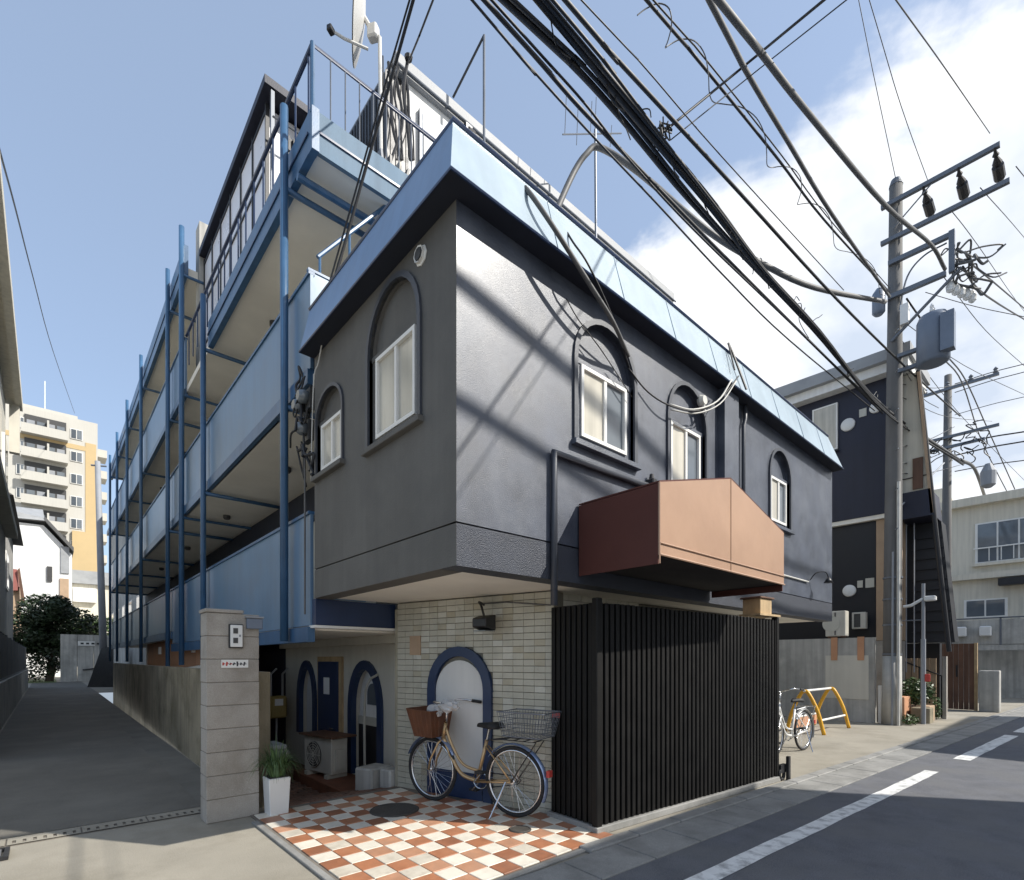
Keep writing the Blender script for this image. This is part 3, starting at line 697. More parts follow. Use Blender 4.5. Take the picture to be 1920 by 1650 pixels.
# posts and outriggers
for k, y in enumerate(yp):
    top = 7.9 if y < BS else 10.35
    ps = MB().tube([(-.09, y, 1.72 if k == 0 else (1.45 if k > 2 else 1.3)), (-.09, y, top)], .045, 10).build('post', 'blue_paint', ap, smooth=True)
    for z in ([4.43, 6.95] if y < BS else [4.43, 6.95, 9.42]):
        MB().tube([(-.09, y, z), (1.3, y, z)], .035, 8).build('outrigger', 'blue_paint', ps, smooth=True)
ps = MB().tube([(-.07, 9.5, 1.4), (-.07, 9.5, 10.4)], .05, 10).build('post', 'blue_paint', ap, smooth=True)
for z in (4.43, 6.95, 9.42): MB().tube([(-.07, 9.5, z), (1.3, 9.5, z)], .03, 8).build('outrigger', 'blue_paint', ps)
MB().box(.25, .62, 9.5, 9.85, 7.1, 10.7).build('concrete_fin', 'old_concrete', ap)
for (y, z) in ((6.0, 6.98), (9.0, 4.44), (5.4, 4.44), (13.2, 7.0), (13, 4.44), (17, 7.0), (17.2, 4.44)):
    MB().lathe((.65, y, z+.01), [(.07, .06), (.07, 0), (.05, -.03)], 12).build('ceiling_light', 'dark_grille', ap)
# balcony doors on the wall behind (seen between panels)
for lv in (1.95, 4.62):
    for j in range(5):
        y = 5.0+j*4.2
        d_ = MB().box(1.28, 1.318, y, y+.85, lv+.02, lv+1.95).build('flat_door', 'brown_wood', ap)
        MB().box(1.3, 1.319, y+1.4, y+2.4, lv+1.0, lv+1.8).build('window', 'glass_grey', ap)
# dark void band above first floor parapet: beam under second floor slab
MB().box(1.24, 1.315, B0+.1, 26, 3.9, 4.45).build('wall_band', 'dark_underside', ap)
# first-floor end panel next to the corner building
ep = MB().box(.045, .6, 2.60, 2.64, 2.17, 3.12).build('end_panel', 'blue_panel', ap)
MB().box(.04, .62, 2.595, 2.645, 3.122, 3.15).build('top_rail', 'blue_paint', ep)
for k in range(5): MB().box(.1+k*.11, .115+k*.11, 2.588, 2.599, 2.18, 3.1).build('rib', 'blue_paint', ep)
# second-floor balcony return above the corner building
rp = MB().box(.04, .55, 2.77, 2.80, 4.6, 5.78).build('return_panel', 'blue_panel', ap)
MB().box(.0, .57, 2.76, 2.81, 5.782, 5.81).build('top_rail', 'blue_paint', rp)
# terrace: front fascia, railing
tf = MB().box(.062, 1.34, 2.62, 2.67, 7.0, 7.44).build('terrace_fascia', 'fascia_mid', ap)
MB().box(.062, 1.34, 2.605, 2.619, 7.2, 7.225).build('drip_strip', 'navy_paint', tf)
MB().box(-.02, .06, 2.60, 2.70, 6.99, 7.45).build('corner_cap', 'blue_paint', tf)
MB().box(.07, 1.8, 2.68, 9.5, 7.18, 7.24).build('terrace_floor', 'grey_roof', ap)
rl = MB(); rl.tube([(.0, 9.4, 8.14), (.0, 2.64, 8.14), (1.85, 2.64, 8.14)], .026, 8)
rail = rl.build('railing', 'navy_paint', ap)
y = 2.75
while y < 9.3:
    MB().tube([(0, y, 7.44), (0, y, 8.14)], .011, 6).build('baluster', 'navy_paint', rail); y += .4
x = .2
while x < 1.85:
    MB().tube([(x, 2.64, 7.44), (x, 2.64, 8.14)], .008, 6).build('baluster', 'pole_metal', rail); x += .17
MB().tube([(.0, 2.64, 7.40), (.0, 2.64, 8.16)], .026, 8).build('corner_post', 'blue_paint', rail)
MB().box(1.34, 1.9, 2.62, 2.67, 7.25, 7.44).build('terrace_fascia', 'fascia_mid', ap)
# outrigger under terrace towards the street
MB().tube([(-.05, 2.95, 6.9), (1.3, 2.95, 6.9)], .04, 8).build('outrigger', 'blue_paint', ap)
# steel stair
stx = MB()
stair = MB()
p0, p1 = (1.28, 6.72), (.12, 5.25)
for yy in (2.82, 3.36): stair.add([(p0[0], yy, p0[1]-.11), (p0[0], yy, p0[1]+.07), (p1[0], yy, p1[1]+.07), (p1[0], yy, p1[1]-.11), (p0[0], yy+.03, p0[1]-.11), (p0[0], yy+.03, p0[1]+.07), (p1[0], yy+.03, p1[1]+.07), (p1[0], yy+.03, p1[1]-.11)], [(0,1,2,3),(7,6,5,4),(0,4,5,1),(1,5,6,2),(2,6,7,3),(3,7,4,0)])
so_ = stair.build('stair_stringers', 'blue_paint', ap)
for k in range(8):
    t = (k+.5)/8; x = p0[0]+(p1[0]-p0[0])*t; z = p0[1]+(p1[1]-p0[1])*t
    MB().box(x-.1, x+.1, 2.85, 3.36, z-.02, z+.015).build('tread', 'blue_paint', so_)
MB().tube([(p0[0], 2.80, p0[1]+.75), (p1[0], 2.80, p1[1]+.75)], .022, 7).build('handrail', 'blue_paint', so_)
for t in (0.02, .35, .68, .98):
    x = p0[0]+(p1[0]-p0[0])*t; z = p0[1]+(p1[1]-p0[1])*t; MB().tube([(x, 2.80, z), (x, 2.80, z+.75)], .015, 6).build('stair_post', 'blue_paint', so_)
MB().box(1.3, 1.85, 2.68, 3.4, 6.7, 6.76).build('stair_landing', 'blue_paint', so_)
MB().tube([(1.32, 2.7, 7.4), (1.5, 2.66, 7.2), (1.6, 2.66, 6.9), (1.85, 2.66, 6.78)], .04, 8).build('stair_bracket', 'blue_paint', so_)

# penthouse on the terrace
pw = thing('roof_penthouse', 'black framed penthouse with pale translucent panels on the roof terrace', 'penthouse', (1, 7, 7.24))
MB().box(.38, 1.8, 5.4, 9.4, 7.24, 9.9).build('core', 'pent_panel', pw)
ncol, zr = 6, [7.26, 8.1, 8.95, 9.8]
yc = [5.35+(9.45-5.35)*k/ncol for k in range(ncol+1)]
for a in range(ncol):
    for b in range(3):
        MB().box(.34, .365, yc[a]+.02, yc[a+1]-.02, zr[b]+.02, zr[b+1]-.02).build('panel', 'pent_panel', pw)
frm = MB()
for y in yc: frm.box(.32, .375, y-.02, y+.02, 7.24, 9.9)
for z in zr: frm.box(.322, .373, 5.35, 9.45, z-.02, z+.02)
frm.build('frame', 'black_metal', pw)
MB().prism([(.24, 5.1, 9.96), (1.86, 5.1, 9.9), (1.86, 9.5, 9.9), (.24, 9.5, 9.96)], [(.24, 5.1, 10.08), (1.86, 5.1, 10.0), (1.86, 9.5, 10.0), (.24, 9.5, 10.08)]).build('roof', 'navy_wall', pw)
for x in (.36, .95): MB().box(x-.025, x+.025, 5.12, 5.17, 7.24, 9.94).build('post', 'pole_metal', pw)
MB().tube([(.36, 5.12, 9.55), (1.8, 5.12, 9.55)], .015, 6).build('tie_bar', 'pole_metal', pw)
cor = MB(); x = .62
while x < 1.8:
    cor.box(x, x+.05, 5.30, 5.34, 7.24, 9.6); x += .1
cor.box(.6, 1.82, 5.34, 5.38, 7.24, 9.6); cor.build('corrugated_wall', 'dark_corrugated', pw)
# white rooftop storey towards the street
rs = thing('rooftop_storey', 'white rooftop storey with flat grey roof edge above the street front', 'building', (5, 5, 5.2))
MB().box(1.84, 8.8, 3.76, 9.4, 5.0, 10.0).build('wall', 'white_wall', rs)
MB().box(1.62, 9.0, 3.7, 9.6, 10.0, 10.06).build('roof_soffit', 'grey_roof', rs)
MB().box(1.6, 9.02, 3.68, 9.62, 10.062, 10.24).build('roof_edge', 'grey_roof', rs)
MB().tube([(1.58, 3.66, 10.05), (9.04, 3.66, 10.05)], .016, 8).build('gutter', 'pole_metal', rs)
for (x0, x1) in ((2.0, 3.1), (3.9, 5.0), (5.9, 7.0)):
    wn = MB().box(x0, x1, 3.70, 3.755, 8.55, 9.72).build('window', 'pole_metal', rs)
    MB().box(x0+.05, (x0+x1)/2-.02, 3.69, 3.699, 8.6, 9.67).build('pane', 'white_wall', wn)
    MB().box((x0+x1)/2+.02, x1-.05, 3.69, 3.699, 8.6, 9.67).build('pane', 'white_wall', wn)
MB().box(1.84, 8.8, 3.72, 3.758, 8.2, 8.26).build('string_course', 'pole_metal', rs)
cor = MB(); y = 3.8
while y < 5.2:
    cor.box(1.488, 1.501, y, y+.05, 7.24, 9.95); y += .1
cor.box(1.5, 1.835, 3.78, 5.25, 7.24, 9.98); 
x = 1.47
while x < 1.82:
    cor.box(x, x+.04, 3.768, 3.779, 7.24, 9.95); x += .085
cor.build('corrugated_side', 'dark_corrugated', rs)
MB().tube([(2.82, 3.2, 8.6), (2.82, 3.2, 11.0)], .02, 8).build('roof_pipe', 'pole_metal', rs)
MB().tube([(2.82, 3.2, 11.0), (2.6, 3.7, 10.3)], .018, 6).build('pipe_stay', 'black_metal', rs)

# ================================================================== SLAT FENCE AND AWNING
fc = thing('slat_fence', 'black vertical slat fence screening the street front', 'fence', (2.4, -.2, 0))
FN = Pl(1.41, -.115, 4.6-1.41, -.35+.115); FNL = math.hypot(3.19, .235)
FRt = Pl(1.45, .47, -.03, -.57); FRL = .57
slm = box_mesh('slat', .046, .04, 1.93, 'fence_black', .004)
n = 44
for k in range(n):
    p = FN.P(.03+k*(FNL-.06)/(n-1), 1.035, .0); link_mesh('slat', slm, fc, (p[0], p[1], p[2]+random.uniform(-.003, .003)), math.atan2(FN.d[1], FN.d[0])+random.uniform(-.02, .02))
for k in range(8):
    p = FRt.P(.04+k*(FRL-.1)/7, 1.035, 0); link_mesh('slat', slm, fc, p, math.atan2(FRt.d[1], FRt.d[0])+random.uniform(-.02, .02))
bkm = MB(); FN.box(bkm, .01, FNL-.01, .06, 2.0, -.05, -.035); bkm.build('backing', 'fence_black', fc)
bkm = MB(); FRt.box(bkm, .01, FRL-.06, .06, 2.0, -.05, -.035); bkm.build('backing', 'fence_black', fc)
for z in (.12, 1.9):
    r_ = MB(); FN.box(r_, 0, FNL, z, z+.04, -.034, -.018); r_.build('rail', 'fence_black', fc)
pm = MB(); FN.box(pm, -.035, .035, .0, 2.04, -.035, .03); pm.build('corner_post', 'fence_black', fc, bevel=.006)
pm = MB(); FN.box(pm, FNL-.03, FNL+.03, .0, 2.03, -.04, .03); pm.build('end_post', 'fence_black', fc, bevel=.006)
pl_ = MB(); FN.box(pl_, -.05, FNL+.04, 0, .065, -.07, .045); pl_.build('plinth', 'gutter_concrete', fc, bevel=.006)
pl_ = MB(); FRt.box(pl_, -.02, FRL-.05, 0, .065, -.07, .045); pl_.build('plinth', 'gutter_concrete', fc, bevel=.006)
cst = thing('caster_stand', 'small black wheeled stand at the end of the slat fence', 'stand', FN.P(FNL+.1, 0, 0))
MB().torus(FN.P(FNL+.09, .085, .03), .07, .02, 'Y', 20, 7).build('wheel', 'rubber', cst)
w_ = MB(); FN.box(w_, FNL+.035, FNL+.2, .1, .2, 0.0, .05); FN.box(w_, FNL+.15, FNL+.2, .004, .3, .055, .09); w_.build('bracket', 'black_metal', cst)
# timber box on the fence end
tb = thing('timber_box', 'pale wooden lantern box on the far end of the slat fence', 'box', FN.P(FNL-.25, 2.03, -.1))
w_ = MB(); FN.box(w_, FNL-.5, FNL+.0, 2.032, 2.055, -.2, .06); w_.build('base_board', 'timber', tb)
w_ = MB(); FN.box(w_, FNL-.42, FNL-.14, 2.056, 2.24, -.2, .02); w_.build('box_body', 'timber', tb, bevel=.006)
w_ = MB(); FN.box(w_, FNL-.45, FNL-.11, 2.241, 2.262, -.22, .04); w_.build('lid', 'brown_wood', tb, bevel=.004)

aw = thing('awning', 'brown gable-shaped entrance awning above the slat fence', 'awning', (2.45, 0, 2.25))
AX0, AX1, AXm, AY = 1.28, 3.63, 2.43, -.81
zb, ze, za = 2.29, 2.835, 3.125
T = .012
MB().prism([(AX0, AY, zb), (AX1, AY, zb), (AX1, AY, ze), (AXm, AY, za), (AX0, AY, ze)], [(AX0, AY+T, zb), (AX1, AY+T, zb), (AX1, AY+T, ze), (AXm, AY+T, za), (AX0, AY+T, ze)]).build('front_panel', 'awning_lit', aw)
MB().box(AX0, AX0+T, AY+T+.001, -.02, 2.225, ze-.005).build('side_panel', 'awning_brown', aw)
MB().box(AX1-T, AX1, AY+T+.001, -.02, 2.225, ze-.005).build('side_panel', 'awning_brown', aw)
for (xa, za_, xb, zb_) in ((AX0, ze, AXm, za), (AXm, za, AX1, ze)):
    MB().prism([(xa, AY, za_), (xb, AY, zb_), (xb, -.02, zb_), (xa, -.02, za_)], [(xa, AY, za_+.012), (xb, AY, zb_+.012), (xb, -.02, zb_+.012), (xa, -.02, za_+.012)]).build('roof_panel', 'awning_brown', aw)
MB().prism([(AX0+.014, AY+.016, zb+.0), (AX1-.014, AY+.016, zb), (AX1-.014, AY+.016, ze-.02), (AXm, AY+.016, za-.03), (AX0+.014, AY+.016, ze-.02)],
           [(AX0+.014, AY+.02, zb), (AX1-.014, AY+.02, zb), (AX1-.014, AY+.02, ze-.02), (AXm, AY+.02, za-.03), (AX0+.014, AY+.02, ze-.02)]).build('shade_lining', 'awning_inside', aw)
MB().box(AX0+.014, AX1-.014, AY+.03, -.03, 2.292, 2.302).build('added_dark_sheet', 'awning_inside', aw)  # dark sheet added across the hollow so the underside stays black
pp = MB()
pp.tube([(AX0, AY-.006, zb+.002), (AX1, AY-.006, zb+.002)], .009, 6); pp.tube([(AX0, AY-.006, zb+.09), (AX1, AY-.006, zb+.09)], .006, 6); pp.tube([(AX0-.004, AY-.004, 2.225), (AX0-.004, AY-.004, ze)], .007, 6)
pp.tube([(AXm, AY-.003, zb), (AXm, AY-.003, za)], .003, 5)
pp.build('hem', 'awning_lit', aw)
lb = thing('fence_lamp', 'tiny black fitting on top of the awning by the wall', 'lamp', (2.36, -.04, 3.2))
MB().box(2.31, 2.39, -.09, -.001, 3.18, 3.3).build('lamp_body', 'black_metal', lb, bevel=.01)
MB().lathe((2.35, -.045, 3.3), [(.03, 0), (.02, .05)], 10).build('lamp_cap', 'black_metal', lb)

# ================================================================== GATE PILLAR, ALLEY WALL, PLANTER
gp = thing('gate_pillar', 'tall stacked concrete block pillar at the alley corner', 'pillar', (-.82, 2.5, 0))
PW0, PW1, PD0, PD1 = -1.05, -.60, 2.42, 2.66
MB().box(PW0+.006, PW1-.006, PD0+.006, PD1-.006, 0, 1.93).build('pillar_core', 'tile_grout', gp)
hb = 1.94/9
bme = box_mesh('block', PW1-PW0, PD1-PD0, hb-.006, 'block', .004)
for k in range(9): link_mesh('block', bme, gp, ((PW0+PW1)/2+random.uniform(-.002, .002), (PD0+PD1)/2+random.uniform(-.002, .002), (k+.5)*hb+.001))
MB().box(PW0-.012, PW1-.14, PD0-.012, PD1+.01, 1.942, 1.975).build('cap', 'block', gp, bevel=.005)
ic = thing('intercom', 'white intercom box with two dark panels on the block pillar', 'intercom', (-.8, 2.42, 1.7))
MB().box(-.87, -.75, 2.385, 2.419, 1.615, 1.84).build('case', 'black_metal', ic, bevel=.006)
MB().box(-.862, -.758, 2.372, 2.384, 1.625, 1.83).build('face_plate', 'white_plastic', ic, bevel=.004)
for (z0, z1) in ((1.75, 1.8), (1.66, 1.71)): MB().box(-.84, -.80, 2.367, 2.371, z0, z1).build('speaker_slot', 'dark_grille', ic)
MB().box(-.79, -.775, 2.367, 2.371, 1.72, 1.74).build('button', 'pole_grey', ic)
mb_ = thing('mail_box', 'pale blue metal box hooked on the top right of the block pillar', 'box', (-.66, 2.4, 1.85))
MB().box(-.72, -.58, 2.37, 2.416, 1.80, 1.90).build('box_body', 'transformer', mb_, bevel=.006); MB().box(-.73, -.57, 2.36, 2.418, 1.902, 1.92).build('lid', 'pole_grey', mb_, bevel=.004)
sk = thing('sticker', 'torn red black and white sticker on the block pillar', 'sticker', (-.82, 2.415, 1.46))
MB().box(-.93, -.70, 2.412, 2.4165, 1.43, 1.505).build('backing', 'paper', sk)
tx = MB(); random.seed(3); tx2 = MB()
for k in range(7):
    x = -.915+k*.03; h = random.uniform(.02, .05)
    (tx2 if k < 2 else tx).rbox((x, 2.4115, 1.466), (.014, .001, h), 0, random.uniform(-.5, .5), 'Y')
    (tx2 if k < 3 else tx).rbox((x+.008, 2.4112, 1.466), (.02, .001, .008), 0, random.uniform(-.6, .6), 'Y')
tx.build('scrawl', 'sticker_black', sk); tx2.build('red_scrawl', 'sticker_red', sk)
random.seed(11)
awl = thing('alley_wall', 'streaked mossy concrete retaining wall along the alley', 'wall', (-.5, 14, 0))
wv = MB(); ws = [2.67, 7, 12, 18, 26.4]; xs = [-.56, -.5, -.4, -.2, .1]
def wx(y): 
    for i in range(4):
        if y <= ws[i+1]: return xs[i]+(xs[i+1]-xs[i])*(y-ws[i])/(ws[i+1]-ws[i])
    return xs[-1]
y = 2.67
while y < 26.3:
    y2 = min(26.4, y+1.8); 
    zt = 1.38
    MB().prism([(wx(y), y+.006, -.5), (wx(y2), y2-.006, -.5), (wx(y2)+.14, y2-.006, -.5), (wx(y)+.14, y+.006, -.5)], [(wx(y), y+.006, zt), (wx(y2), y2-.006, zt), (wx(y2)+.14, y2-.006, zt), (wx(y)+.14, y+.006, zt)]).build('wall_panel', 'mossy_concrete', awl)
    y = y2
# terracotta panel and pale cover inside the light well
tc_ = thing('terracotta_screen', 'terracotta coloured screen behind the alley wall below the balconies', 'screen', (.2, 12, 1.1))
MB().box(.18, .22, 7.6, 9.4, -.5, 1.72).build('panel', 'terracotta', tc_); MB().box(.18, .22, 9.42, 16.5, -.5, 2.0).build('panel', 'terracotta', tc_)
for y in (9.5, 13.8): MB().box(.12, .18, y, y+.12, 1.66, 1.86).build('clip', 'white_plastic', tc_)
pc = MB(); 
MB().prism([(-.25, 6.2, 1.34), (.17, 6.2, 1.34), (.17, 11.5, 1.2), (-.25, 11.5, 1.2)], [(-.25, 6.2, 1.42), (.17, 6.2, 1.52), (.17, 11.5, 1.3), (-.25, 11.5, 1.26)]).build('pale_cover', 'cream_wall', tc_)
# planter
pt = thing('planter', 'white square planter with a spiky green grass-like plant by the pillar', 'planter', (-.48, 2.36, 0))
px_, py_ = -.47, 2.32
MB().prism([(px_-.085, py_-.085, .002), (px_+.085, py_-.085, .002), (px_+.085, py_+.085, .002), (px_-.085, py_+.085, .002)], [(px_-.1, py_-.1, .37), (px_+.1, py_-.1, .37), (px_+.1, py_+.1, .37), (px_-.1, py_+.1, .37)]).build('pot', 'white_plastic', pt, bevel=.006)
MB().box(px_-.085, px_+.085, py_-.085, py_+.085, .371, .378).build('soil', 'pot_dark', pt)
lv = MB()
for k in range(330):
    a = random.uniform(0, 2*math.pi); l = random.uniform(.26, .5); sp = random.uniform(.2, 1.0)
    d = Vector((math.cos(a), math.sin(a), 0)); p = Vector((px_, py_, .375))+d*random.uniform(0, .07); w0 = random.uniform(.004, .008)
    side = Vector((-d.y, d.x, 0)); pts = []
    for i in range(5):
        t = i/4; q_ = p+d*(l*sp*t)*.62+Vector((0, 0, l*(1.35*t-(.3+1.1*sp)*t*t))); ww = w0*(1-t*.9); pts += [q_+side*ww, q_-side*ww]
    lv.add(pts, [(2*i, 2*i+1, 2*i+3, 2*i+2) for i in range(4)])
lv.build('leaves', 'leaf_grass', pt)

# ================================================================== BICYCLES
def bicycle(name, label, loc, rz, frame_m, fender_m, basket=True, steer=0.15, saddle=True):
    t = thing(name, label, 'bicycle', loc, rz, local=True); R0 = .335; WB = 1.04
    F = Vector((WB/2, 0, R0)); Rr = Vector((-WB/2, 0, R0))
    for c, nm in ((Rr, 'rear'), (F, 'front')):
        wh = MB().torus(c, R0-.018, .018, 'Y', 44, 8).build('tyre', 'rubber', t, smooth=True)
        MB().torus(c, R0-.045, .012, 'Y', 44, 6).build('rim', 'chrome', wh, smooth=True)
        MB().tube([c+Vector((0, -.045, 0)), c+Vector((0, .045, 0))], .022, 10).build('hub', 'chrome', wh, smooth=True)
        sp = MB()
        for k in range(28):
            a = 2*math.pi*k/28; o = .03*(1 if k % 2 else -1)
            sp.tube([c+Vector((.02*math.cos(a+1.2), o, .02*math.sin(a+1.2))), c+Vector(((R0-.05)*math.cos(a), 0, (R0-.05)*math.sin(a)))], .0016, 4)
        sp.build('spokes', 'chrome', wh)
        fd = MB(); a0, a1 = (R(35), R(205)) if nm == 'rear' else (R(20), R(150)); n = 20; vs = []
        for k in range(n+1):
            a = a0+(a1-a0)*k/n
            for (rr, yy) in ((R0+.012, -.03), (R0+.026, -.014), (R0+.026, .014), (R0+.012, .03)): vs.append(c+Vector((rr*math.cos(a), yy, rr*math.sin(a))))
        fd.add(vs, [(4*k+j, 4*k+j+1, 4*k+5+j, 4*k+4+j) for k in range(n) for j in range(3)])
        fd.build('mudguard', fender_m, t, smooth=True)
    BBk = Vector((-.08, 0, .28)); HT = Vector((.33, 0, .83)); HB = Vector((.365, 0, .66)); ST_ = Vector((-.2, 0, .70))
    fm_ = MB()
    fm_.tube([HT, HB], .02, 10)
    fm_.tube(smooth_path([HB+Vector((-.005, 0, .02)), Vector((.26, 0, .5)), Vector((.12, 0, .33)), BBk]), .02, 10)
    fm_.tube(smooth_path([HT+Vector((0, 0, -.05)), Vector((.24, 0, .6)), Vector((.1, 0, .43)), Vector((-.115, 0, .38))]), .015, 10)
    fm_.tube([BBk, ST_], .018, 10)
    for s in (-1, 1):
        fm_.tube([BBk+Vector((0, .03*s, 0)), Rr+Vector((0, .055*s, 0))], .011, 8); fm_.tube([ST_+Vector((0, .02*s, -.06)), Rr+Vector((0, .055*s, 0))], .009, 8)
    fm_.build('frame', frame_m, t, smooth=True)
    fk = MB()
    for s in (-1, 1): fk.tube([HB+Vector((0, .0, 0)), HB+Vector((.02, .05*s, -.03)), F+Vector((-.02, .052*s, .1)), F+Vector((0, .052*s, 0))], .011, 8)
    fk.build('fork', frame_m, t, smooth=True)
    hb_ = MB(); hb_.tube([HT, HT+Vector((-.03, 0, .17))], .013, 8)
    for s in (-1, 1): hb_.tube(smooth_path([HT+Vector((-.03, 0, .17)), HT+Vector((.02, .1*s, .2)), HT+Vector((-.02, .2*s, .23)), HT+Vector((-.17, .24*s, .22))]), .011, 8)
    hbo = hb_.build('handlebar', 'chrome', t, smooth=True)
    for s in (-1, 1): MB().tube([HT+Vector((-.16, .24*s, .22)), HT+Vector((-.27, .245*s, .21))], .017, 8).build('grip', 'rubber', hbo)
    if saddle:
        sd_ = MB(); sd_.tube([ST_, ST_+Vector((-.03, 0, .12))], .012, 8); sd_.build('seat_post', 'chrome', t)
        sa = MB(); c = ST_+Vector((-.03, 0, .14)); vs = []
        prof = [(-.14, .06, .0), (-.12, .095, .03), (-.05, .1, .035), (.03, .055, .028), (.12, .025, .02), (.145, .012, .005)]
        for x, w0, h in prof: vs += [c+Vector((x, -w0, -.02)), c+Vector((x, -w0*.7, h)), c+Vector((x, w0*.7, h)), c+Vector((x, w0, -.02))]
        sa.add(vs, [(4*k+j, 4*k+(j+1) % 4, 4*k+4+(j+1) % 4, 4*k+4+j) for k in range(len(prof)-1) for j in range(4)]+[(0, 1, 2, 3), (20, 21, 22, 23)])
        sa.build('saddle', 'rubber', t, smooth=True)
    ck = MB(); ck.torus(BBk+Vector((0, -.05, 0)), .085, .006, 'Y', 24, 6); ck.tube([BBk+Vector((0, -.06, 0)), BBk+Vector((.12, -.075, -.12))], .009, 7); ck.tube([BBk+Vector((0, .06, 0)), BBk+Vector((-.12, .075, .12))], .009, 7)
    cko = ck.build('crank', 'chrome', t)
    MB().box(BBk.x+.08, BBk.x+.17, -.15, -.08, BBk.z-.135, BBk.z-.11).build('pedal', 'rubber', cko); MB().box(BBk.x-.17, BBk.x-.08, .08, .15, BBk.z+.11, BBk.z+.135).build('pedal', 'rubber', cko)
    cc = MB(); cc.tube([BBk+Vector((0, -.055, .085)), Rr+Vector((0, -.055, .04)), Rr+Vector((-.04, -.055, 0)), Rr+Vector((0, -.055, -.04)), BBk+Vector((0, -.055, -.085))], .006, 6); cc.build('chain', 'black_metal', t)
    ks = MB(); ks.tube([Rr+Vector((.05, .07, 0)), Rr+Vector((.14, .2, -R0+.01))], .009, 7); ks.build('kickstand', 'chrome', t)
    rk = MB()
    for s in (-1, 1): rk.tube([ST_+Vector((-.02, .03*s, .0)), Rr+Vector((.1, .07*s, R0+.06)), Rr+Vector((-.28, .07*s, R0+.06)), Rr+Vector((0, .06*s, 0))], .007, 6)
    for k in range(4): rk.tube([Rr+Vector((.08-.11*k, -.07, R0+.06)), Rr+Vector((.08-.11*k, .07, R0+.06))], .005, 6)
    rk.build('rear_rack', 'black_metal' if basket else 'chrome', t)
    if basket:
        wb = MB(); x0, x1, yy, z0, z1 = -.93, -.44, .17, .775, 1.0
        lo_r = [(x0+.05, -yy+.04, z0), (x1-.03, -yy+.04, z0), (x1-.03, yy-.04, z0), (x0+.05, yy-.04, z0)]; hi_r = [(x0, -yy, z1), (x1, -yy, z1), (x1, yy, z1), (x0, yy, z1)]
        wb.tube(hi_r+[hi_r[0]], .007, 6); wb.tube(lo_r+[lo_r[0]], .005, 6)
        for a in range(4):
            b = (a+1) % 4; nn_ = 15 if a % 2 == 0 else 10
            for k in range(nn_+1):
                f_ = k/nn_; wb.tube([Vector(lo_r[a]).lerp(Vector(lo_r[b]), f_), Vector(hi_r[a]).lerp(Vector(hi_r[b]), f_)], .0026, 4)
            for f_ in (.2, .4, .6, .8): wb.tube([Vector(lo_r[a]).lerp(Vector(hi_r[a]), f_), Vector(lo_r[b]).lerp(Vector(hi_r[b]), f_)], .0026, 4)
        for k in range(10): wb.tube([Vector(lo_r[0]).lerp(Vector(lo_r[1]), k/9), Vector(lo_r[3]).lerp(Vector(lo_r[2]), k/9)], .0026, 4)
        wbo = wb.build('rear_basket', 'pole_metal', t)
        MB().box(x0+.02, x0+.1, -yy-.012, -yy-.004, z1-.06, z1-.01).build('red_tag', 'sticker_red', wbo)
    MB().box(-WB/2-R0-.06, -WB/2-R0-.03, -.03, .03, .42, .48).build('reflector', 'sticker_red', t)
    if basket:
        bs = MB(); x0, x1, y0, y1, z0, z1 = .39, .70, -.17, .17, .68, .95
        low = [(x0+.02, y0+.05, z0), (x1-.05, y0+.05, z0), (x1-.05, y1-.05, z0), (x0+.02, y1-.05, z0)]; up = [(x0, y0, z1), (x1+.02, y0, z1+.02), (x1+.02, y1, z1+.02), (x0, y1, z1)]
        bs.add(low+up, [(3, 2, 1, 0), (0, 1, 5, 4), (1, 2, 6, 5), (2, 3, 7, 6), (3, 0, 4, 7)])
        b2 = [(p[0]*.985+.008, p[1]*.95, p[2]+.008) for p in low]; u2 = [(p[0]*.985+.008, p[1]*.95, p[2]) for p in up]
        bs.add(b2+u2, [(0, 1, 2, 3), (4, 5, 1, 0), (5, 6, 2, 1), (6, 7, 3, 2), (7, 4, 0, 3)])
        bo = bs.build('basket', 'basket_brown', t)
        rb = MB()
        rb.tube(up+[up[0]], .009, 6)
        for i in range(4):
            rb.tube([low[i], up[i]], .007, 6)
            for k in range(1, 5):
                f_ = k/5; j = (i+1) % 4
                rb.tube([Vector(low[i]).lerp(Vector(low[j]), f_)*1.0, Vector(up[i]).lerp(Vector(up[j]), f_)], .0045, 5)
        rb.build('basket_ribs', 'basket_brown', bo)
    return t
hd = math.atan2(1.01, -.26)
bicycle('bicycle', 'gold step-through city bicycle with brown front basket against the tiled wall', (1.02, 1.17, .024), hd, 'bike_gold', 'mud_blue')
bicycle('bicycle', 'white city bicycle parked behind the end of the slat fence', (6.75, .28, .0), R(176), 'bike_white', 'bike_white', basket=False)
# plastic bags on the gold bicycle
def bag(label, c, s, seed):
    random.seed(seed); bm = bmesh.new(); bmesh.ops.create_icosphere(bm, subdivisions=3, radius=1)
    for v in bm.verts:
        n_ = v.co.normalized(); f_ = 1+.22*math.sin(5*n_.x+seed)*math.sin(4*n_.y+2*seed)+.12*math.sin(11*n_.z+7*n_.x)
        v.co = Vector((c[0]+n_.x*s[0]*f_, c[1]+n_.y*s[1]*f_, c[2]+n_.z*s[2]*f_))
    me = bpy.data.meshes.new('plastic_bag'); bm.to_mesh(me); bm.free(); me.materials.append(MT['plastic_bag'])
    o = bpy.data.objects.new('plastic_bag', me); COL.objects.link(o); return tag(o, label, 'bag')
def bikept(x, y, z):
    c, s = math.cos(hd), math.sin(hd); return (1.02+x*c-y*s, 1.17+x*s+y*c, z)
bag('white plastic bag stuffed into the brown bicycle basket', bikept(.45, .02, .97), (.09, .08, .075), 2)
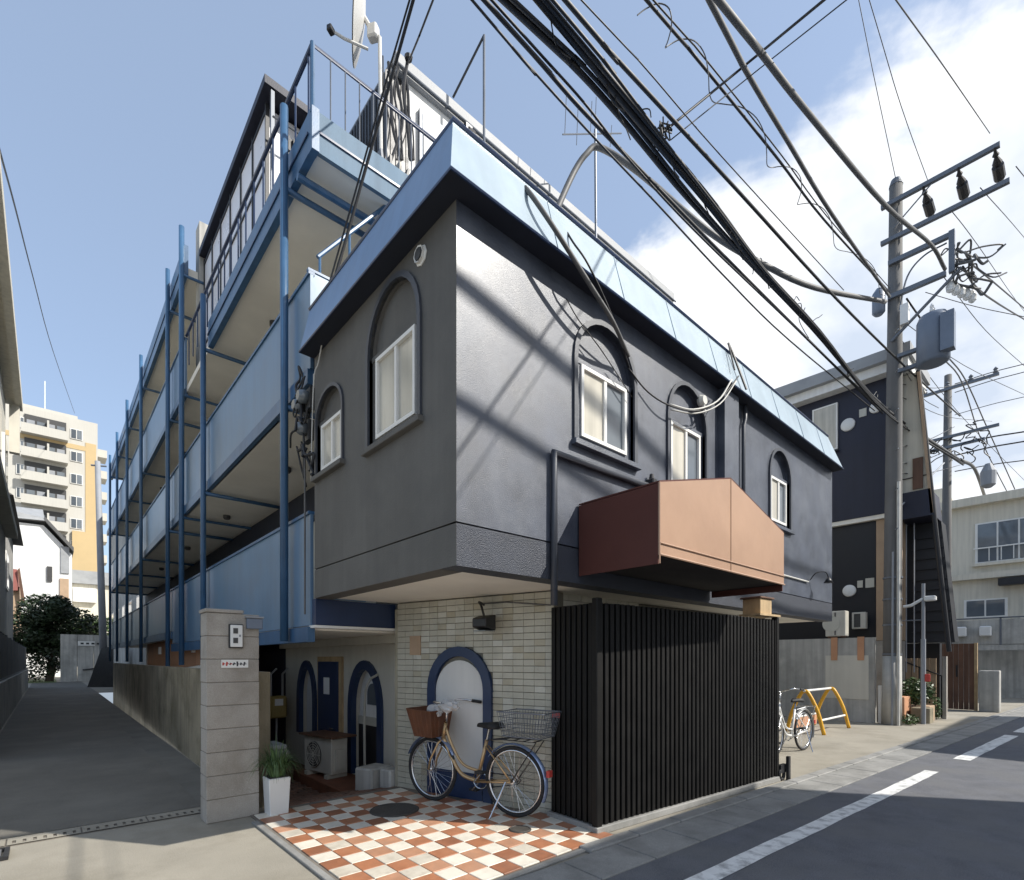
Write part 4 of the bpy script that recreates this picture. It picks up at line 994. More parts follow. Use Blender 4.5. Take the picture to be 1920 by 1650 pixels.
bag('clear plastic bag wrapped over the gold bicycle handlebar grip', bikept(.1, .22, 1.06), (.07, .13, .06), 5)

# ================================================================== FOLIAGE
def leaf_cloud(mb, c, rad, n, size, flat=.0, seed=0, shell=.45):
    rnd = random.Random(seed); c = Vector(c)
    for k in range(n):
        while True:
            p = Vector((rnd.uniform(-1, 1), rnd.uniform(-1, 1), rnd.uniform(-1, 1)))
            l = p.length
            if shell < l < 1: break
        n_ = p.normalized()
        q = c+Vector((p.x*rad[0], p.y*rad[1], p.z*rad[2]))
        u = Vector((rnd.gauss(0, 1), rnd.gauss(0, 1), rnd.gauss(0, .6))).normalized(); w = u.cross(n_+Vector((rnd.gauss(0, .5), rnd.gauss(0, .5), rnd.gauss(0, .5))))
        if w.length < 1e-3: continue
        w.normalize(); s = size*rnd.uniform(.6, 1.4)
        mb.add([q-u*s, q+w*s*.45, q+u*s, q-w*s*.45], [(0, 1, 2, 3)])
def tree(name, label, base, h, blobs, leafm, size, per, trunk_r=.15, group=None, seed=1, cat='tree'):
    t = thing(name, label, cat, base, 0, group); b = Vector(base); rnd = random.Random(seed)
    tr = MB(); top = b+Vector((0, 0, h*.55)); tr.tube(smooth_path([b, b+Vector((.03*h, 0, h*.2)), b+Vector((0, .03*h, h*.4)), top]), [trunk_r*(1-.5*i/18) for i in range(19)], 8)
    for (c, r) in blobs:
        e = b+Vector(c); tr.tube(smooth_path([b+Vector((0, 0, h*.3)), b+Vector((c[0]*.4, c[1]*.4, h*.42)), e]), [trunk_r*.5*(1-.8*i/12) for i in range(13)], 6)
    tr.build('trunk', 'bark', t, smooth=True)
    cr_ = MB()
    for i, (c, r) in enumerate(blobs):
        leaf_cloud(cr_, b+Vector(c), r, per, size, seed=seed*31+i)
        for k in range(5):
            d = Vector((rnd.gauss(0, 1), rnd.gauss(0, 1), rnd.gauss(0, .8))).normalized()
            leaf_cloud(cr_, b+Vector(c)+Vector((d.x*r[0], d.y*r[1], d.z*r[2]))*.85, [q*.38 for q in r], per//6, size, seed=seed*77+i*9+k, shell=0)
    cr_.build('crown', leafm, t)
    return t

# ================================================================== RIGHT SIDE
# parking wall
bw = thing('parking_wall', 'grey rendered wall with a paler patch at the back of the parking space', 'wall', (12.7, 2.3, 0))
MB().box(12.6, 12.75, .5, 4.6, 0, 2.05).build('wall_face', 'old_concrete', bw)
MB().box(12.585, 12.6, .62, 1.55, .55, 1.62).build('pale_patch', 'cream_wall', bw)  # paler rectangle on the wall face
for y in (1.35, .78): MB().box(12.57, 12.599, y-.07, y+.07, 1.5, 2.07).build('bracket_strap', 'terracotta', bw)
def acr(lbl, y, z, W, H_):
    t = thing('air_conditioner', lbl, 'air conditioner', (12.66, y, z))
    MB().box(12.55, 12.83, y-W/2, y+W/2, z+.03, z+H_).build('casing', 'ac_white', t, bevel=.012)
    MB().box(12.54, 12.549, y-.012, y+.012, z+.06, z+H_-.04).build('seam', 'dark_grille', t)
    for s in (-1, 1): MB().box(12.57, 12.8, y+s*W*.32-.03, y+s*W*.32+.03, z, z+.03).build('foot', 'brown_wood', t)
    MB().lathe((12.545, y+W*.2, z+H_*.52), [(H_*.3, 0), (H_*.3, -.006)], 20, 'X').build('fan_grille', 'pale_plastic', t)
    return t
acr('tall cream outdoor air conditioner standing on the parking wall', 1.32, 2.07, .44, .66)
ac2 = thing('wall_box', 'small white box with a dark glazed front mounted on the navy wall', 'box', (13.3, .98, 2.5))
MB().box(13.22, 13.39, .84, 1.14, 2.3, 2.72).build('box_body', 'ac_white', ac2, bevel=.01); MB().box(13.212, 13.219, .95, 1.09, 2.34, 2.68).build('front_grille', 'dark_grille', ac2)
tag(MB().tube(smooth_path([(12.6, 2.75, 2.05), (12.62, 2.74, 2.45), (12.64, 2.3, 2.68), (12.6, 1.6, 2.7)]), .012, 6).build('hose', 'cable_pale'), 'pale hose looping up from the parking wall', 'hose')

# navy building
nv = thing('navy_building', 'three-storey navy blue building with white eave and round vents', 'building', (14.2, 3, 0))
MB().box(13.4, 14.9, .22, 9, 5.16, 8.52).build('upper_wall', 'navy_wall', nv)
MB().box(13.42, 14.9, .24, 9, 5.05, 5.158).build('overhang_soffit', 'soffit', nv)
MB().box(13.55, 14.2, .7, 9, 0, 5.05).build('lower_wall', 'black_wall', nv)
MB().box(13.1, 15.1, -.05, 9.3, 8.522, 8.74).build('white_eave', 'white_wall', nv)
MB().prism([(12.95, -.12, 8.742), (15.2, -.12, 8.742), (15.2, 9.4, 8.742), (12.95, 9.4, 8.742)], [(12.95, -.12, 9.0), (15.2, -.12, 9.0), (15.2, 9.4, 9.15), (12.95, 9.4, 9.15)]).build('roof', 'grey_roof', nv)
wn = MB().box(13.34, 13.399, 1.5, 2.1, 7.05, 8.28).build('window', 'white_frame', nv)
MB().box(13.33, 13.339, 1.54, 2.06, 7.1, 8.24).build('blind', 'blind', wn); MB().box(13.3, 13.36, 1.47, 2.13, 7.0, 7.045).build('sill', 'black_metal', wn)
def disc(y, z, x, r=.15):
    MB().lathe((x, y, z), [(r, 0), (r, -.03), (r*.85, -.05), (.01, -.055)], 24, 'X').build('round_vent', 'white_plastic', nv, smooth=True)
disc(1.27, 7.62, 13.4, .165); disc(1.28, 3.32, 13.55, .155); disc(.66, 7.85, 13.4, .14)
MB().box(13.38, 13.399, .86, 1.02, 7.72, 7.92).build('vent_plate', 'pale_plastic', nv)
MB().box(13.53, 13.549, .98, 1.1, 3.38, 3.56).build('vent_plate', 'pale_plastic', nv); MB().box(13.53, 13.549, .73, .92, 3.36, 3.6).build('vent_plate', 'pale_plastic', nv)
MB().tube([(13.36, .24, 8.5), (13.36, .24, 5.0), (13.5, .4, 4.9), (13.5, .4, 0)], .035, 8).build('downpipe', 'black_metal', nv)
MB().box(13.5, 14.2, .2, .68, 2.0, 5.04).build('tan_panel', 'tan_wall', nv)
MB().box(13.5, 14.2, .22, .68, 0, 1.99).build('porch_wall', 'block', nv)
# sloping stair enclosure on the street side
se = thing('stair_tower', 'black louvred stair tower with slanting edge and white upper wall', 'tower', (16, .2, 0))
def prism_x(pts, x0, x1): return MB().prism([(x0, y, z) for y, z in pts], [(x1, y, z) for y, z in pts])
prism_x([(.215, 5.6), (-.40, 5.6), (-.16, 8.5), (.215, 8.5)], 13.6, 13.9).build('upper_wall', 'beige_building', se)
prism_x([(.2, 4.95), (-.46, 4.95), (-.40, 5.59), (.2, 5.59)], 13.5, 14.6).build('parapet', 'navy_wall', se)
prism_x([(.65, 1.95), (-.74, 1.95), (-.48, 4.94), (.65, 4.94)], 14.3, 14.9).build('stair_body', 'black_wall', se)
MB().box(15.3, 15.6, -.3, .65, 0, 1.95).build('lower_body', 'black_wall', se)
MB().tube([(13.55, -.74, 1.7), (13.55, -.16, 8.5)], .05, 10).build('slanted_column', 'black_wall', se)
prism_x([(-.40, 5.0), (-.46, 5.0), (-.2, 8.45), (-.14, 8.45)], 13.5, 13.58).build('slanted_trim', 'tan_wall', se)
for k in range(11):
    z = 2.05+k*.26; y0 = -.72+(z-1.95)*.087
    MB().rbox((14.28, (y0+.1)/2, z), (.03, .1-y0, .2), 0, .06, 'Y').build('louvre', 'black_wall', se)
for y in (-.02, .14): MB().tube([(13.9, y, 1.2), (13.9, y, 4.9)], .014, 6).build('rail_post', 'pole_grey', se)
MB().box(13.56, 13.599, -.25, -.05, 5.65, 6.4).build('small_door', 'brown_wood', se)
MB().tube([(13.58, .2, 5.95), (13.58, -.35, 5.95)], .012, 6).build('tower_rail', 'black_metal', se)
# entrance: planter, shrubs, steps, rail, gate
pb = thing('brick_planter', 'terracotta stepped planter box beside the utility pole', 'planter', (13.7, .0, 0))
MB().box(13.1, 13.75, .02, .45, 0, .62).build('tall_box', 'terracotta', pb, bevel=.01); MB().box(13.75, 14.35, -.35, .4, 0, .38).build('low_box', 'tan_wall', pb, bevel=.01)
MB().box(13.35, 13.75, -.42, -.05, 0, .36).build('stone_box', 'mossy_concrete', pb, bevel=.01)
def shrub(label, c, r, n, m, size, seed, nm='shrub'):
    t = thing(nm, label, 'shrub', (c[0], c[1], c[2]-r[2])); s_ = MB()
    for k in range(7):
        a = k*.9; s_.tube([(c[0], c[1], c[2]-r[2]), (c[0]+r[0]*.6*math.cos(a), c[1]+r[1]*.6*math.sin(a), c[2]+r[2]*.3)], .008, 5)
    s_.build('stems', 'bark', t); f_ = MB(); leaf_cloud(f_, c, r, n, size, seed=seed, shell=.2); f_.build('foliage', m, t); return t
shrub('round green shrub growing in the low planter box', (14.05, -.02, .72), (.42, .4, .36), 900, 'leaf', .05, 4)
shrub('small ground weeds at the foot of the utility pole', (12.85, -.12, .12), (.4, .2, .12), 260, 'leaf', .035, 5)
shrub('thin green weed beside the planter corner', (14.6, -.35, .3), (.1, .1, .3), 160, 'leaf_grass', .035, 6)
ww = thing('porch_screen', 'tan timber screen with black handrail before the stair tower', 'screen', (15.4, -.3, 0))
for k in range(6): MB().box(14.95, 14.99, -.28+k*.13, -.165+k*.13, .02, 1.55).build('board', 'tan_wall', ww)
MB().tube([(14.9, .45, 1.5), (14.9, -.4, 1.1), (14.9, -.4, .02)], .02, 7).build('handrail', 'black_metal', ww); MB().tube([(14.9, .05, 1.3), (14.9, .05, .02)], .015, 7).build('rail_post', 'black_metal', ww)
MB().box(14.86, 15.02, -.5, -.42, 0, 1.6).build('end_post', 'block', ww)
gtt = thing('timber_gate', 'brown vertical board gate beyond the stair tower', 'gate', (18.5, -.6, 0))
for k in range(14): MB().box(18.4, 18.45, -.62+k*.12, -.51+k*.12, .02, 2.0).build('board', 'brown_wood', gtt)
MB().box(18.38, 18.399, -.25, -.21, 1.0, 1.35).build('handle', 'black_metal', gtt); MB().box(18.36, 18.46, -.7, -.63, 0, 2.02).build('gate_post', 'timber', gtt)
MB().box(18.36, 18.39, .3, .55, 0.02, 1.9).build('dark_opening', 'black_wall', gtt)
tag(MB().box(18.1, 18.5, -1.2, -.76, 0, 1.2).build('gate_pier', 'old_concrete', None, bevel=.015), 'plain square concrete pier beside the brown board gate', 'pier')
# short roadside pole with lamps and a red-lidded box
lpz = thing('alarm_post', 'slim grey post with two small fittings on top by the planter', 'post', (13.2, -.32, 0))
MB().tube([(13.2, -.32, 0), (13.2, -.32, 2.0)], .05, 10).build('lower_post', 'pole_grey', lpz); MB().tube([(13.2, -.32, 2.0), (13.2, -.32, 3.3)], .036, 10).build('upper_post', 'pole_grey', lpz)
MB().tube([(13.2, -.32, 2.95), (13.15, -.1, 2.8), (13.15, .05, 2.78)], .035, 8).build('horn_speaker', 'white_plastic', lpz); MB().box(13.12, 13.28, -.56, -.34, 2.88, 3.0).build('camera_head', 'white_plastic', lpz, bevel=.02)
MB().box(13.12, 13.16, -.46, -.36, 1.0, 1.18).build('button_box', 'sticker_red', lpz, bevel=.01)
MB().tube([(13.2, -.3, 2.45), (13.3, .3, 2.45)], .014, 6).build('stay', 'pole_metal', lpz)
tag(MB().box(12.62, 12.72, .28, .44, 0, .9).build('meter_cabinet', 'white_plastic', None, bevel=.01), 'narrow white cabinet between the parking wall and the pole', 'cabinet')

# yellow barrier
yb = thing('barrier', 'yellow tubular A-frame barrier with white cross bars in the parking space', 'barrier', (10.0, .9, 0))
for k, x in enumerate((9.5, 11.1)):
    MB().tube(smooth_path([(x-.02, .62, 0), (x, .74, .45), (x, .90, .80), (x, .98, .86), (x, 1.06, .80), (x, 1.22, .45), (x+.02, 1.34, 0)]), .038, 10).build('leg_frame', 'yellow', yb, smooth=True)
MB().tube([(9.45, .98, .87), (11.15, .98, .87)], .024, 8).build('top_bar', 'white_plastic', yb)
for z, y in ((.28, .7), (.28, 1.26)): MB().tube([(9.5, y, z), (11.1, y, z)], .022, 8).build('lower_bar', 'white_plastic', yb)
MB().box(9.6, 11.0, 1.24, 1.26, .05, .26).build('foot_board', 'terracotta', yb)

# beige building at the end of the street
bb = thing('beige_building', 'beige rendered building with wide windows at the end of the street', 'building', (30, 0, 0))
XA = 28.0
MB().box(XA, XA+9, -8, 3.4, 3.1, 8.2).build('wall', 'beige_building', bb)
MB().box(XA+1.2, XA+9, -8, 3.4, 0, 3.1).build('ground_floor', 'old_concrete', bb)
MB().box(XA-.35, XA+9.2, -8.2, 3.7, 8.2, 8.55).build('roof_edge', 'beige_building', bb)
MB().box(XA-.3, XA+.0, -8, 3.4, 5.0, 5.25).build('eave_band', 'beige_building', bb)
MB().box(XA+.5, XA+3, 1.6, 2.3, 8.56, 9.4).build('roof_hut', 'beige_building', bb)
def bwin(y0, y1, z0, z1, n):
    w_ = MB().box(XA-.06, XA-.005, y0-.06, y1+.06, z0-.06, z1+.06).build('window', 'white_frame', bb)
    for k in range(n):
        a = y0+(y1-y0)*k/n+.03; b = y0+(y1-y0)*(k+1)/n-.03; MB().box(XA-.07, XA-.061, a, b, z0, z1).build('pane', 'glass_grey', w_)
    MB().box(XA-.22, XA-.005, y0-.15, y1+.15, z0-.18, z0-.065).build('sill', 'beige_building', w_); return w_
y1, zt = FA(1832, 985, XA)[1:]; zb2 = FA(1832, 1055, XA)[2]
w1 = bwin(y1-4.6, y1, zb2, zt, 7)
for k in range(12): MB().box(XA-.2, XA-.18, y1-4.6+k*.38, y1-4.57+k*.38, zb2, zb2+.55).build('guard_bar', 'white_frame', w1)
MB().box(XA-.21, XA-.17, y1-4.7, y1+.1, zb2+.55, zb2+.6).build('guard_rail', 'white_frame', w1)
y1, zt = FA(1811, 1128, XA)[1:]; zb2 = FA(1811, 1157, XA)[2]; y0 = FA(1886, 1128, XA)[1]
bwin(y0, y1, zb2, zt, 2); bwin(y0-3.2, y0-.6, zb2, zt, 2)
MB().box(XA-.5, XA-.1, y0-1.2, y0+.2, zt+.55, zt+.85).build('air_conditioner_box', 'black_metal', bb)
MB().box(XA-.3, XA+.0, 2.5, 2.9, 6.0, 7.3).build('shutter_box', 'cream_wall', bb)
tw_ = thing('terrace_wall', 'grey concrete terrace wall below the beige building', 'wall', (26, 0, 0))
MB().box(25.6, 25.8, -7, 2.6, 1.9, 2.1).build('ledge', 'old_concrete', tw_); MB().box(26.6, 26.75, -7, 2.6, 0, 1.9).build('retaining_wall', 'old_concrete', tw_)
for k in range(6): MB().box(25.66, 25.72, 2.4-k*1.5, 2.46-k*1.5, 2.1, 3.2).build('fence_post', 'pole_metal', tw_)
MB().box(25.68, 25.70, -7, 2.5, 2.14, 3.1).build('mesh_panel', 'old_concrete', tw_); MB().box(25.66, 25.72, -7, 2.5, 3.15, 3.2).build('top_rail', 'pole_metal', tw_)
for k, y in enumerate((.6, -.15)): tag(MB().box(25.4, 25.66, y-.18, y+.18, 2.45, 2.85).build('meter_box', 'white_plastic', None, bevel=.04), ('small white meter box on the terrace fence, next to the pale shrub', 'small white meter box on the terrace fence, away from the shrub')[k], 'meter', 'meter boxes on the terrace fence')
shrub('pale leafy shrub behind the terrace fence', (25.45, 1.9, 2.6), (.25, .6, .45), 420, 'leaf', .06, 9)

# ================================================================== UTILITY POLE
PXc, PYc = 12.57, .16
up = thing('utility_pole', 'tall concrete utility pole with crossarms and a transformer', 'utility pole', (PXc, PYc, 0))
TOPX, TOPY = PXc+.12, PYc-.06
def at(z): f_ = z/12.7; return (PXc+(TOPX-PXc)*f_, PYc+(TOPY-PYc)*f_, z)
MB().tube([at(0), at(4), at(8), at(12.65)], [.19, .175, .155, .13], 18).build('shaft', 'pole_concrete', up, smooth=True)
MB().tube([at(12.6), at(12.75)], [.14, .1], 14).build('cap', 'pole_metal', up)
MB().tube([at(0), at(1.6)], [.2, .186], 18).build('base_sleeve', 'old_concrete', up, smooth=True)
for z in (1.62, 2.3, 2.9, 3.4): MB().tube([at(z), at(z+.04)], .195, 18).build('band', 'pole_metal', up)
MB().tube([(PXc-.16, PYc-.16, 0), (PXc-.13, PYc-.16, 5.6)], .035, 8).build('riser_pipe', 'cable_pale', up); MB().tube([(PXc-.2, PYc-.05, 0), (PXc-.17, PYc-.06, 4.0)], .022, 8).build('riser_pipe', 'pole_grey', up)
def arm(z, l, s=.045, back=.25): 
    a = at(z); return MB().box(a[0]-.16-s, a[0]-.16+s, a[1]-l, a[1]+back, z-s, z+s).build('crossarm', 'pole_metal', up)
a1 = arm(12.15, 1.8); a2 = arm(11.3, 1.95); a3 = arm(10.75, 1.0, .05, .1); a4 = arm(9.95, .95, .05, .1)
MB().box(PXc-.1-.05, PXc-.1+.05, PYc-1.15, PYc-1.05, 9.9, 10.8).build('arm_hanger', 'pole_metal', up)
MB().tube([(PXc-.1, PYc-.05, 11.5), (PXc-.05, PYc-.75, 12.1)], .015, 6).build('brace', 'pole_metal', up); MB().tube([(PXc-.1, PYc-.02, 8.9), (PXc-.05, PYc-1.25, 9.95)], .035, 8).build('brace', 'pole_metal', up)
MB().tube(smooth_path([(PXc, PYc-.15, 9.6), (PXc, PYc-.3, 10.3), (PXc, PYc-.6, 10.6), (PXc, PYc-1.0, 10.65)]), .02, 6).build('bracket', 'pole_metal', up)
trf = MB().lathe((PXc-.1, PYc-.78, 8.05), [(.24, 0), (.3, .04), (.3, .95), (.26, 1.05), (.1, 1.1)], 24).build('transformer', 'transformer', up, smooth=True)
MB().box(PXc-.42, PXc-.2, PYc-1.18, PYc-.95, 8.15, 8.95).build('cooling_fins', 'transformer', trf)
for k in range(3): MB().lathe((PXc-.1+(.14*(k-1)), PYc-.78, 9.12), [(.03, 0), (.045, .05), (.03, .1), (.04, .14), (.015, .2)], 10).build('bushing', 'white_plastic', trf)
MB().box(PXc-.05, PXc+.05, PYc-.5, PYc-.1, 8.5, 8.58).build('bracket', 'pole_metal', up); MB().box(PXc-.05, PXc+.05, PYc-.5, PYc-.1, 8.15, 8.23).build('bracket', 'pole_metal', up)
MB().lathe((PXc-.15, PYc+.22, 9.6), [(.08, 0), (.13, .06), (.13, .5), (.05, .62)], 14).build('switch_can', 'transformer', up, smooth=True)
MB().box(PXc-.2, PXc-.05, PYc-.35, PYc-.2, 9.15, 9.6).build('fuse_box', 'white_plastic', up)
for k in range(6): MB().tube([(PXc-.22, PYc-.12, 4.5+k*.9), (PXc-.34, PYc-.2, 4.5+k*.9)], .012, 6).build('step_bolt', 'steel', up)
# cable clutter on the hanger
random.seed(21)
clt = MB()
for k in range(16):
    c = Vector((PXc-.1, PYc-1.2, random.uniform(9.7, 10.5))); pts = [c]
    for j in range(4): pts.append(pts[-1]+Vector((random.uniform(-.05, .3), random.uniform(-.3, .15), random.uniform(-.25, .22))))
    clt.tube(smooth_path(pts, 5), random.uniform(.012, .028), 6)
clt.build('cable_loops', 'cable_grey', up)
for k in range(5):
    c = (PXc+.05+.1*k, PYc-1.05-.08*k, 9.72-.05*k); MB().lathe(c, [(.03, -.16), (.07, -.12), (.08, -.02), (.05, .06), (.02, .12)], 10).build('insulator', 'white_plastic', up)
for k, (y, z) in enumerate(((PYc-1.78, 12.1), (PYc-1.2, 12.1), (PYc-.6, 12.1))):
    p0_ = Vector((PXc-.1, y, z)); p1_ = Vector((PXc+.75, y-.02, z-.22)); pts = [p0_.lerp(p1_, f_) for f_ in (0, .12, .2, .24, .42, .46, .5, .85, .95, 1)]
    MB().tube(pts, [.012, .03, .06, .03, .085, .03, .1, .1, .05, .015], 10).build('strain_insulator', 'black_metal', up)

# second, farther utility pole
FPx, FPy = 24.5, .95
u2 = thing('utility_pole', 'slimmer utility pole farther up the street before the beige building', 'utility pole', (FPx, FPy, 0))
MB().tube([(FPx, FPy, 0), (FPx, FPy-.1, 12.8)], [.19, .12], 12).build('shaft', 'pole_concrete', u2, smooth=True)
for z, l in ((12.2, 1.6), (10.3, 1.6), (9.9, 1.2)): MB().box(FPx-.2, FPx-.1, FPy-l, FPy+1.0, z-.05, z+.05).build('crossarm', 'pole_metal', u2)
clt = MB()
for k in range(16):
    c = Vector((FPx-.15, FPy+random.uniform(-1.2, .6), random.uniform(9.4, 10.4))); pts = [c]
    for j in range(4): pts.append(pts[-1]+Vector((random.uniform(-.2, .2), random.uniform(-.3, .3), random.uniform(-.3, .2))))
    clt.tube(smooth_path(pts, 5), .02, 5)
clt.build('cable_loops', 'cable', u2)
MB().lathe((FPx-.2, FPy-1.3, 8.0), [(.1, 0), (.22, .1), (.24, .6), (.1, .9)], 12).build('splice_case', 'pole_grey', u2)
for k in range(4): MB().lathe((FPx-.15, FPy-1.5+k*.7, 12.25), [(.05, 0), (.09, .06), (.05, .12), (.08, .16), (.02, .24)], 8).build('insulator', 'pole_metal', u2)

# ================================================================== CABLES
def cable(label, pts, r, m='cable', group=None, nm='cable', n=6, smooth=5, ext0=0, ext1=0):
    pts = [Vector(p) for p in pts]
    if ext0: d = (pts[0]-pts[1]).normalized(); pts = [pts[0]+d*ext0]+pts
    if ext1: d = (pts[-1]-pts[-2]).normalized(); pts = pts+[pts[-1]+d*ext1]
    mb = MB(); mb.tube(smooth_path(pts, smooth), r, n)
    return tag(mb.build(nm, m, None, smooth=True), label, 'cable', group)
def street(pix, b0, b1=None):
    b1 = b0 if b1 is None else b1; k = len(pix)-1
    return [FB(u, v, b0+(b1-b0)*i/k) for i, (u, v) in enumerate(pix)]
Bz = .12
G1 = 'thick black cables of the main street bundle'; L1 = 'thick black cable in the heavy bundle running above the street front to the pole'
main = [[(945, 0), (1070, 118), (1165, 222), (1290, 372), (1415, 502), (1520, 612), (1660, 765), (1800, 862)],
        [(962, 0), (1082, 112), (1180, 222), (1300, 372), (1420, 506), (1530, 620), (1662, 772), (1805, 868)],
        [(1010, 0), (1100, 108), (1212, 245), (1330, 385), (1425, 505), (1525, 610), (1664, 770), (1802, 864)],
        [(1022, 0), (1110, 105), (1222, 240), (1340, 382), (1432, 505), (1535, 618), (1668, 778), (1806, 872)],
        [(1036, 0), (1130, 112), (1235, 250), (1345, 392), (1440, 516), (1540, 626), (1670, 782), (1808, 870)]]
for k, p in enumerate(main): cable(L1, street(p, Bz-.05*k+.1), (.032, .02, .036, .024, .016)[k], group=G1, ext0=9)
# short lashing rings and ties along the bundle
tie = MB(); random.seed(5)
for k in range(26):
    f_ = random.random(); u = 1010+f_*640; p = main[2]
    for i in range(len(p)-1):
        if p[i][0] <= u <= p[i+1][0]:
            v = p[i][1]+(p[i+1][1]-p[i][1])*(u-p[i][0])/(p[i+1][0]-p[i][0]); c = Vector(FB(u, v, Bz)); pts = [c]
            for j in range(3): pts.append(pts[-1]+Vector((random.uniform(.03, .14), random.uniform(-.05, .05), random.uniform(-.14, .12))))
            tie.tube(smooth_path(pts, 4), .006, 5)
tag(tie.build('lashing_wire', 'cable', None, kind='stuff'), 'curly loose lashing wire wound round the heavy cable bundle', 'wire')
cable('thin cable lowest of the lines beside the heavy bundle', street([(885, 0), (960, 88), (1100, 243), (1230, 380), (1360, 520), (1480, 638), (1640, 770)], .2), .011, ext0=8)
cable('medium cable between the thin line and the heavy bundle', street([(908, 0), (1000, 102), (1090, 205), (1200, 318), (1330, 452), (1470, 592), (1655, 775)], .18), .02, ext0=8)
cable('second thin cable close under the heavy bundle', street([(922, 0), (1010, 98), (1098, 196), (1180, 300), (1300, 430), (1450, 575), (1655, 770)], .16), .012, ext0=8)
cable('black cable with small clips passing right of the heavy bundle', street([(1060, 0), (1130, 82), (1245, 207), (1390, 365), (1570, 562), (1700, 690), (1800, 780)], -.1), .022, ext0=8)
cable('hair-thin wire just above the clipped black cable', street([(1090, 0), (1205, 122), (1350, 290), (1560, 520)], -.15), .007, ext0=8, ext1=.6)
c7 = street([(1212, 0), (1305, 108), (1460, 300), (1545, 412), (1668, 548)], -.2, .05)
cable('street cable wound with a spiral wire', c7, .017, ext0=8)
cable('thin messenger wire paired with the spiral-wound cable', street([(1225, 0), (1318, 105), (1466, 292), (1550, 405), (1668, 540)], -.22, .05), .009, ext0=8)
sp_ = smooth_path(c7, 10); sw = MB(); pts = []
for i in range(len(sp_)*1):
    p = sp_[i]; a = i*.95; pts.append(p+Vector((0, math.cos(a)*.1, math.sin(a)*.1-.05)))
sw.tube(smooth_path(pts, 4), .006, 5); tag(sw.build('spiral_wire', 'cable_grey'), 'wavy spiral wire winding round a street cable', 'wire')
cable('left of two thick grey cables dropping steeply to the pole', street([(1330, 0), (1400, 135), (1480, 270), (1560, 402), (1668, 556)], -.45, .0), .03, 'cable_grey', ext0=8)
cable('right of two thick grey cables, meeting the crossarm frame', street([(1347, 0), (1430, 103), (1515, 212), (1660, 385), (1745, 458), (1772, 505)], -.6, -.85), .036, 'cable_grey', ext0=8)
e10 = FB(1247, 245, Bz)
cable('black service line crossing the street from the cable bundle', [e10, PX(1395, 124, 5.9), PX(1545, 0, 5.0)], .013, ext1=6)
cable('thin service line crossing the street below the black one', [FB(1258, 262, Bz), PX(1420, 132, 5.9), PX(1587, 0, 5.0)], .006, ext1=6)
nod = MB()
for k in range(9):
    c = Vector(e10); pts = [c+Vector((random.uniform(-.1, .1), random.uniform(-.05, .05), random.uniform(-.1, .1))) for _ in range(4)]; nod.tube(smooth_path(pts, 4), .008, 5)
tag(nod.build('cable_splice', 'cable'), 'tangled splice knot where the service lines leave the bundle', 'splice')
cable('high thin power wire to the pole top', street([(1610, 0), (1640, 150), (1683, 352)], .1), .007, ext0=8)
cable('high thin power wire to the inner crossarm insulator', street([(1630, 0), (1690, 200), (1742, 345)], -.4), .007, ext0=8)
cable('high thin power wire to the outermost crossarm insulator', street([(1680, 0), (1770, 125), (1856, 250)], -1.5), .008, ext0=8)
for k, (px, b, lb) in enumerate((([(1905, 312), (1960, 380)], -1.7, 'power wire leaving the outermost insulator along the street'), ([(1838, 352), (1920, 445), (1990, 530)], -1.1, 'power wire leaving the middle insulator along the street'), ([(1780, 390), (1835, 462), (1925, 590), (1990, 670)], -.5, 'power wire leaving the inner insulator along the street'))):
    cable(lb, street(px, b), .011, ext1=3)
cable('upper of two thick lines leaving the hanger clutter along the street', street([(1815, 490), (1870, 535), (1940, 595)], -1.0), .022, ext1=4)
cable('lower of two thick lines leaving the hanger clutter along the street', street([(1805, 500), (1850, 555), (1940, 610)], -.9), .026, 'cable', ext1=4)
cable('thin wire slanting right from the pole below the hanger', [PX(1735, 548, 12.2), PX(1830, 575, 12), PX(1940, 598, 11.8)], .008, ext1=3)
# service conduit from roof to pole
cable('thick grey service cable arching from the rooftop to the pole', [FB(1040, 402, 2.3), FB(1075, 325, 2.3), FB(1100, 288, 2.2), FB(1125, 277, 2.1), FB(1200, 325, 1.7), FB(1330, 435, 1.0), FB(1430, 495, .7), FB(1530, 540, .4), FB(1660, 566, .15)], .045, 'cable_grey')
# drop cables on the corner building front
cable('thick dark conduit draped over the blue fascia down the front', [FB(985, 352, -.04), FB(1003, 375, -.14), FB(1045, 437, -.21), FB(1110, 540, -.22), FB(1150, 605, -.18), FB(1178, 668, -.05)], .019, 'cable_grey')
cable('thin black cable beside the draped conduit', [FB(1060, 430, -.04), FB(1075, 455, -.15), FB(1105, 500, -.22), FB(1150, 600, -.15), FB(1180, 690, -.02)], .008)
cable('black cable sagging along the front between the arched windows', [FB(1178, 690, -.02), FB(1215, 735, -.05), FB(1260, 762, -.1), FB(1310, 770, -.13), FB(1350, 748, -.17), FB(1385, 705, -.2)], .008)
cable('pale wire sagging to the fascia bracket', [FB(1255, 758, -.02), FB(1300, 768, -.12), FB(1345, 752, -.18), FB(1372, 712, -.2)], .01, 'cable_pale')
cable('pale wire dipping under the middle arched window', [FB(1258, 768, -.02), FB(1305, 775, -.12), FB(1350, 757, -.18), FB(1380, 715, -.2)], .008, 'cable_pale')
cable('thin wire slanting from the eave over the far arched windows', [FB(1062, 560, -.04), FB(1085, 600, -.03), FB(1130, 660, -.03), FB(1185, 745, -.03)], .005)
fb_ = thing('fascia_bracket', 'small black bracket hooked on the blue fascia edge', 'bracket', (4.0, -.1, 5.2))
